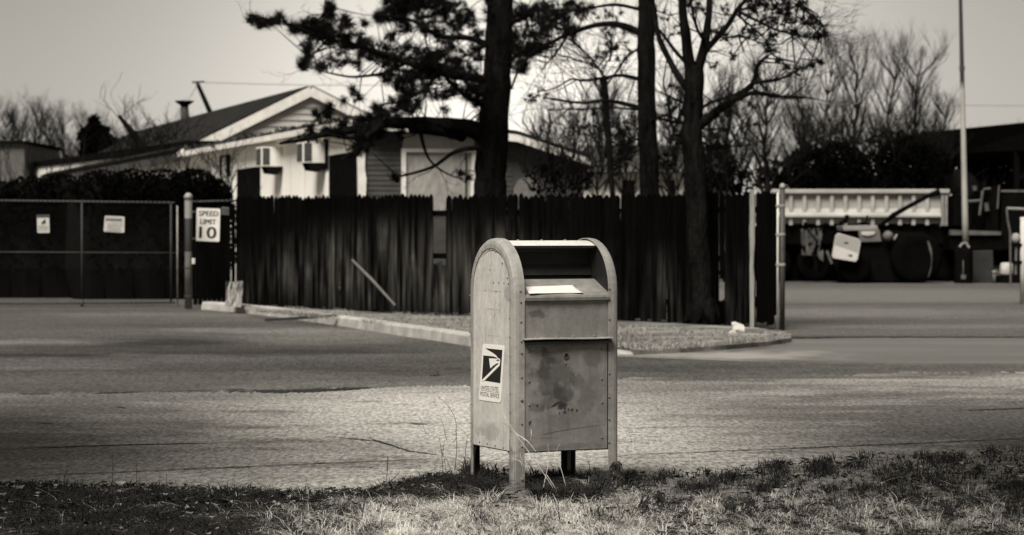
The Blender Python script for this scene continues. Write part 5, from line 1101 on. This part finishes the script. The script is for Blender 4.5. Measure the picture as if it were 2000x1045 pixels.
# long dark roof
SH = thing('open_shed', 'long open sided shed with dark flat roof band at right', 'shed', P(1900, 458, 88).xy.to_3d())
a0, a1, b0, b1 = P(1752, 264, 96), P(2080, 231, 79), P(1752, 303, 96), P(2080, 291, 79)
m = MB(); m.prism([a0, P(1880, 251, 89.), a1, b1, P(1880, 298.5, 89.), b0], (4, 16, 0)); obj('roof', m, grey('shed_roof', .005, var=.4, spec=0.), SH)
for x, D in ((1762, 95), (1876, 89), (1986, 83.5), (2070, 79.5)):
    m = MB(); m.prism([P(x - 5, 296, D), P(x + 5, 296, D), P(x + 5, 500, D), P(x - 5, 500, D)], (0, .2, 0)); obj('post', m, M_mach, SH)
hedge('dark tree thicket seen under the long dark roof', [(1830, 340, 50, 50, 500), (1900, 340, 60, 50, 700), (1960, 350, 60, 50, 700), (2040, 340, 60, 60, 600), (1930, 330, 40, 36, 300)], 104, .2, 2, 130, core=[(1840, 320, 50), (1920, 335, 50), (1990, 330, 40), (2060, 310, 50)], name='thicket', cat='thicket')
m = MB(); T2 = Tree(40); T2.limb([(1938, 205 - 1, ), (2100, 204)], 1.4, 1.4, 60, 60) if False else None
m.tube([P(1840 + i * 40, 206 + .2 * i, 130) for i in range(9)], .012, 3); tag(obj('overhead_wire', m, M_dsteel, None), 'faint overhead wire above the long dark shed roof', 'wire')

# ---------------------------------------------------------------- verge plants
random.seed(3)
def gblade(m, p, h, w_, lean, ang, bend):
    d = Vector((math.cos(ang), math.sin(ang), 0)); s_ = Vector((-d.y, d.x, 0)) * w_; q1 = p + d * lean * h * .35 + Vector((0, 0, h * .55)); q2 = p + d * (lean + bend) * h + Vector((0, 0, h * (1 - .45 * bend)))
    k = len(m.v); m.v += [tuple(p - s_), tuple(p + s_), tuple(q1 + s_ * .8), tuple(q1 - s_ * .8), tuple(q2)]; m.f += [(k, k + 1, k + 2, k + 3), (k + 3, k + 2, k + 4)]
def gleaf(m, p, s_, curl):
    r3 = Matrix.Rotation(rnd(0, 6.28), 3, 'Z') @ Matrix.Rotation(rnd(-.9, .9), 3, 'X'); k = len(m.v)
    pts = [(-1, 0, curl), (-.35, -.5, 0), (.35, -.42, 0), (1, .05, curl), (.35, .45, .1), (-.35, .5, .05)]
    m.v += [tuple(p + r3 @ (Vector(q) * s_)) for q in pts]; m.f += [(k, k + 1, k + 5), (k + 1, k + 2, k + 4, k + 5), (k + 2, k + 3, k + 4)]
def vg(px, py):
    p = G(px, py); p.z = verge_z(p.x, p.y) + .006; return p
def nz2(px, py, s_): return .5 + .5 * mn.noise(Vector((px / s_, py / s_ * 2.2, 7)))
dry, drk, lit, litp = MB(), MB(), MB(), MB()
def clump(px, py): # brownness of the ground at that spot: dark at left and far right
    return nz2(px, py, 130)
cnt = 0
def tuftgrass(m, px, py, n_, h):
    p = vg(px, py); lean0 = rnd(0, 6.28)
    for _ in range(n_):
        a = rnd(0, 6.28); r_ = .03 * math.sqrt(rnd(0, 1)); q = p + Vector((r_ * math.cos(a), r_ * math.sin(a), 0)); gblade(m, q, h * rnd(.45, 1.1), rnd(.0007, .0016), rnd(.2, 1.5), a * .6 + lean0 * .4 + rnd(-.6, .6), rnd(.2, 1.2))
def bare_leg(px, py): return (975 < px < 1040 and 930 < py < 1003) or (1172 < px < 1222 and 936 < py < 985)
k_ = 0
while k_ < 1150:
    px = rnd(-60, 2060); py = rnd(955, 1110); e = edge_y(px)
    if py < e + 8 or bare_leg(px, py): continue
    pale = (1 if px > 900 else max(0, (px - 480) / 420)) * (1 if py > 985 else .25) * (1 if px < 1250 else .4)
    if 1240 < px < 1720 and py < 985 and rnd(0, 1) < .85: continue
    k_ += 1; tuftgrass(dry if rnd(0, 1) < pale else drk, px, py, int(rnd(10, 44)), rnd(.025, .11))
while cnt < 17000:            # pale dry grass, thick toward the camera
    px = rnd(-60, 2060); py = rnd(960, 1110); e = edge_y(px); dens = (min(1, max(0, (py - 978) / 30))) * (1.05 if px > 760 else .05 + .98 * max(0, (px - 460) / 300))
    if 1240 < px < 1720 and py < 990: dens *= .15
    if px > 1250: dens *= .6 - .3 * min(1, (px - 1250) / 500)
    if rnd(0, 1) > dens * (.04 + 2.6 * max(0, nz2(px, py, 48) * .6 + nz2(px + 500, py, 17) * .4 - .22) ** 1.6) or py < e + 6 or bare_leg(px, py): continue
    p = vg(px, py); cnt += 1
    for _ in range(3):
        gblade(dry, p + Vector((rnd(-.012, .012), rnd(-.012, .012), 0)), rnd(.012, .042) * (.6 + 1.3 * nz2(px, py, 48)) * (1.6 if rnd(0, 1) < .06 else 1), rnd(.0007, .0017), rnd(.3, 1.9), rnd(0, 6.28), rnd(.1, 1.2))
cnt = 0
while cnt < 13000:             # dark stubby growth along the road edge, below the box and far right and left
    px = rnd(-60, 2060); e = edge_y(px); py = rnd(e - 3, 1100); k = 0
    if 740 < px < 1260: k = 1.0 if py < 985 else .12
    elif px > 1380: k = .9 if py < 960 + (px - 1500) * .02 and nz2(px, py, 90) > .45 else .3
    elif px < 560: k = .8
    else: k = .22
    if 1180 < px < 1420: k = .75 if py < 962 else .2
    if rnd(0, 1) > k * (.03 + 2.4 * nz2(px + 900, py, 42) ** 3): continue
    if bare_leg(px, py): continue
    p = vg(px, py); cnt += 1
    for _ in range(3):
        gblade(drk, p + Vector((rnd(-.015, .015), rnd(-.015, .015), 0)), rnd(.012, .05) * (1.7 if 880 < px < 1230 else 1.15) * (.6 + 1.1 * nz2(px + 900, py, 42)), rnd(.001, .003), rnd(.3, 2.2), rnd(0, 6.28), rnd(.1, 1.2))
for tgt, N in ((lit, 15000), (litp, 1800)):
    c_ = 0
    while c_ < N:
        px = rnd(-60, 2060); e = edge_y(px); py = rnd(e - 2, 1110); k = .25
        if px < 700: k = .9
        if 720 < px < 1260 and py < 985: k = 1
        if 740 < px and py > 985: k = .22 if px < 1250 else .6
        if tgt is litp: k *= .6 if px < 500 else 1
        if 1250 < px < 1700 and 945 < py < 985: k *= .25
        if rnd(0, 1) > k * (.2 + 1.3 * nz2(px + 300, py, 60) ** 2): continue
        if bare_leg(px, py) and rnd(0, 1) < .8: continue
        p = vg(px, py); p.z += rnd(.004, .03); gleaf(tgt, p, rnd(.007, .02) * (1.7 if rnd(0, 1) < .08 else 1), rnd(.1, .7)); c_ += 1
M_dry = simple('dry_grass', .5, .65, 6, fine=200, spec=.1); M_drk = simple('dark_grass', .02, .7, 5, spec=.1); M_litd = simple('brown_leaves', .014, .8, 9, spec=.1); M_litp = simple('pale_leaves', .26, .6, 9, spec=.1)
for nm, m, mt, lb in (('dry_grass', dry, M_dry, 'pale dry grass matted along the verge'), ('dark_grass', drk, M_drk, 'dark stubby grass along the road edge'), ('fallen_leaves', lit, M_litd, 'dark fallen leaves on the verge'), ('dead_leaves', litp, M_litp, 'pale dead leaves scattered on the verge')):
    tag(obj(nm, m, mt), lb, 'grass' if 'grass' in nm else 'leaves', None, 'stuff')
m = MB()
for _ in range(2600):
    px = rnd(-40, 2040); e = edge_y(px); py = rnd(e - 14, min(e + 60, 1060))
    if rnd(0, 1) > (1 if 1230 < px < 1750 or 480 < px < 900 else .3): continue
    p = vg(px, py) if py > e else G(px, py, .006); r_ = rnd(.0025, .009); k = len(m.v); an = rnd(0, 6)
    m.v += [tuple(p + Vector((r_ * math.cos(an + i * 1.257) * rnd(.7, 1.2), r_ * math.sin(an + i * 1.257) * rnd(.7, 1.2), 0))) for i in range(5)] + [tuple(p + Vector((0, 0, r_ * .9)))]
    m.f += [(k + i, k + (i + 1) % 5, k + 5) for i in range(5)]
tag(obj('gravel', m, simple('gravel_stone', .24, .6, 40)), 'loose small gravel along the road edge', 'gravel', None, 'stuff')
m = MB()
for _ in range(16000):       # dry grass on the strip behind the kerb
    t = rnd(0, 1); px = rnd(480, 1530); p0 = rnd(0, 1)
    yb = 598 + (px - 470) * .052; yf = min(600 + (px - 400) * .098, 686 - max(0, px - 1290) * .1); py = yb + (yf - yb) * p0
    if nz2(px, py * 3, 60) < .42: continue
    p = G(px, py, .1); 
    for _ in range(2): gblade(m, p + Vector((rnd(-.03, .03), rnd(-.05, .05), 0)), rnd(.02, .07), rnd(.0015, .003), rnd(.3, 2), rnd(0, 6.28), rnd(.1, .9))
tag(obj('dry_grass', m, simple('strip_grass', .24, .6, 1.1, fine=80, spec=.1)), 'short dry grass on the dirt strip below the fence', 'grass', None, 'stuff')
m = MB()
for _ in range(420):
    px = rnd(-60, 2060); py = rnd(edge_y(px) + 4, 1100)
    if bare_leg(px, py): continue
    p = vg(px, py) + Vector((0, 0, rnd(.004, .03))); a = rnd(0, 6.28); l = rnd(.03, .14); q = p + Vector((math.cos(a) * l, math.sin(a) * l, rnd(-.01, .03))); m.tube([p, p.lerp(q, .5) + Vector((rnd(-.01, .01), rnd(-.01, .01), .006)), q], [.0016, .0013, .0006], 3, False)
tag(obj('fallen_twigs', m, simple('twig_straw', .2, .9, 6)), 'small broken twigs and straws strewn on the verge', 'twigs', None, 'stuff')
# stalks and weeds, each a plant of its own
M_stalk = simple('pale_stalk', .5, .3, 12); M_sdark = simple('dark_stalk', .03, .4, 12)
def stalk(label, stems, D, mat, group=None, name='weed', r=.0022, heads=()):
    foot = stems[0][0]; t = thing(name, label, 'weed', Vector((P(foot[0], 0, D).x, D, 0)), 0, group)
    for px in stems:
        c = cr([P(x, y, D + rnd(-.02, .02)) for x, y in px], 4); k = len(c) - 1
        m = MB(); m.tube(c, [r * (1 - .65 * i / k) for i in range(k + 1)], 5); obj('stem', m, mat, t, True)
    if heads:
        m = MB()
        for x, y, n_, s_ in heads:
            for _ in range(n_): 
                p = P(x + rnd(-1, 1) * s_, y + rnd(-1, 1.6) * s_, D + rnd(-.03, .03)); a = rnd(.02, .045); k = len(m.v); w_ = rnd(.003, .007); sx_ = rnd(-.018, .018)
                m.v += [tuple(p + Vector((-w_, 0, 0))), tuple(p + Vector((w_, rnd(-.01, .01), 0))), tuple(p + Vector((w_ * .7 + sx_, 0, -a * .6))), tuple(p + Vector((sx_ * 1.3, rnd(-.01, .01), -a))), tuple(p + Vector((-w_ * .9 + sx_, 0, -a * .55)))]; m.f.append((k, k + 1, k + 2, k + 3, k + 4))
        obj('leaves', m, mat, t)
    return t
stalk('long pale broken reed leaning across the left front leg of the mailbox', [[(1104, 992), (1078, 950), (1045, 900), (1010, 852), (985, 812)], [(1048, 885), (1030, 862), (1005, 845), (980, 822)], [(1046, 884), (1036, 868), (1022, 858)], [(1036, 866), (1038, 850), (1037, 838)], [(1096, 982), (1085, 955), (1068, 928)]], 11.75, M_stalk, r=.0032)
stalk('pale kinked straw standing before the back leg of the mailbox', [[(1110, 972), (1100, 930), (1090, 896), (1088, 880), (1093, 868)], [(1110, 972), (1120, 985), (1135, 992)]], 11.9, M_stalk, r=.0024)
stalk('pale curled grass blade at the left front foot of the mailbox', [[(1024, 935), (1018, 905), (1008, 898), (996, 895)], [(1024, 915), (1016, 888), (1020, 884)]], 11.8, M_stalk, r=.0016)
stalk('pale straw stubs lying under the mailbox front', [[(1100, 1000), (1080, 985), (1066, 976)], [(1060, 960), (1066, 930), (1072, 900), (1070, 868)]], 11.7, M_stalk, r=.0018)
stalk('tallest pale thin weed left of the mailbox', [[(888, 920), (892, 880), (891, 850), (890, 822), (880, 800), (868, 785), (855, 776)], [(891, 856), (884, 866)]], 12.15, M_sdark, r=.0018)
stalk('dark thin weed nearest the left back leg', [[(902, 932), (908, 895), (911, 865), (914, 850)]], 12.2, M_sdark, r=.0022)
stalk('pair of dark stems with knotted joints left of the mailbox', [[(866, 938), (863, 890), (860, 868), (858, 856)], [(864, 890), (868, 860)], [(872, 930), (868, 900), (865, 885)], [(884, 928), (876, 908), (868, 890)]], 12.2, M_sdark, r=.0018)
stalk('faint arching grass stems over the road left of the mailbox', [[(872, 860), (866, 832), (860, 815)], [(832, 848), (826, 832), (818, 815)], [(858, 938), (853, 918)], [(910, 848), (905, 842), (899, 838)]], 12.1, M_sdark, r=.0012)
stalk('branched dark weed with forked top at the left verge', [[(726, 1040), (738, 1005), (750, 965), (756, 925), (757, 890)], [(750, 962), (742, 945), (736, 935)], [(753, 950), (760, 940), (760, 932)], [(757, 945), (772, 932), (780, 920)], [(756, 920), (757, 900), (758, 895)]], 10.9, M_sdark, r=.0026)
stalk('dark bent weed at the bottom left of the branched weed', [[(700, 1040), (708, 1000), (714, 970), (720, 955)], [(708, 1002), (700, 985)]], 10.8, M_sdark, r=.003)
stalk('thin pale arching stem over the road right of the mailbox', [[(1349, 935), (1349, 900), (1346, 870), (1342, 846), (1336, 828), (1330, 818)]], 11.9, M_stalk, r=.0016)
stalk('faint thin stem close right of the mailbox', [[(1234, 866), (1231, 850), (1226, 838), (1219, 820)]], 12.3, M_sdark, r=.0012)
stalk('tall upright thin stem in the dark left verge', [[(219, 965), (219, 920), (218, 880)], [(219, 920), (222, 905)]], 11.6, M_sdark, r=.0018)
stalk('leaning thin stem with fork in the left verge', [[(120, 960), (126, 930), (132, 905)], [(126, 932), (131, 918)]], 11.5, M_sdark, r=.002)
stalk('three short dark stems in the left verge', [[(264, 965), (266, 930), (265, 905)], [(270, 965), (272, 925)], [(320, 975), (325, 940), (322, 918)], [(345, 970), (342, 935)]], 11.5, M_sdark, r=.002)
stalk('brown wilted drooping weed left of the right front leg', [[(1178, 985), (1174, 950), (1168, 928), (1170, 917)], [(1172, 940), (1160, 930)]], 11.6, M_sdark, r=.003, heads=[(1168, 922, 26, 9), (1163, 932, 14, 8), (1178, 930, 14, 7), (1180, 952, 18, 8)])
stalk('brown wilted drooping weed tallest before the right front leg', [[(1196, 1000), (1198, 960), (1200, 925), (1203, 905)], [(1200, 935), (1210, 925)]], 11.55, M_sdark, r=.0035, heads=[(1202, 908, 26, 7), (1196, 922, 24, 9), (1210, 918, 18, 8), (1212, 934, 18, 7), (1190, 945, 20, 9)])
stalk('dark dried seed stalk standing on the bare gravel', [[(1397, 970), (1396, 945), (1396, 930)]], 11.5, M_sdark, r=.003, heads=[(1396, 932, 12, 4)])
stalk('dark withered clump right of the wilted weeds', [[(1290, 1010), (1286, 985), (1280, 965)], [(1286, 985), (1292, 960), (1290, 950)]], 11.0, M_sdark, r=.003, heads=[(1288, 965, 24, 9), (1262, 975, 20, 9), (1300, 990, 14, 8)])
stalk('thin dark stem leaning over the grass left of the gravel', [[(1280, 1010), (1276, 980), (1270, 950), (1268, 935)]], 11.1, M_sdark, r=.0022)
stalk('dark two headed withered weed at lower right', [[(1425, 1030), (1426, 1000), (1424, 975)], [(1462, 1030), (1462, 1000), (1464, 975)]], 10.8, M_sdark, r=.003, heads=[(1425, 978, 20, 8), (1463, 980, 22, 9), (1440, 1000, 16, 10)])
stalk('dark leafy withered weed near the right corner', [[(1850, 1040), (1852, 1010), (1846, 985)], [(1852, 1012), (1862, 995)]], 10.8, M_sdark, r=.003, heads=[(1850, 988, 26, 12), (1856, 1012, 20, 12)])
for i, (x, y, lb) in enumerate(((610, 985, 'curled dark leaf standing on the verge below the road corner'), (1322, 945, 'curled dark leaf beside the gravel'))):
    m = MB(); p = vg(x, y); 
    for _ in range(5): gleaf(m, p + Vector((rnd(-.02, .02), rnd(-.01, .01), .02)), .026, .6)
    tag(obj('curled_leaf', m, M_litd), lb, 'leaf')
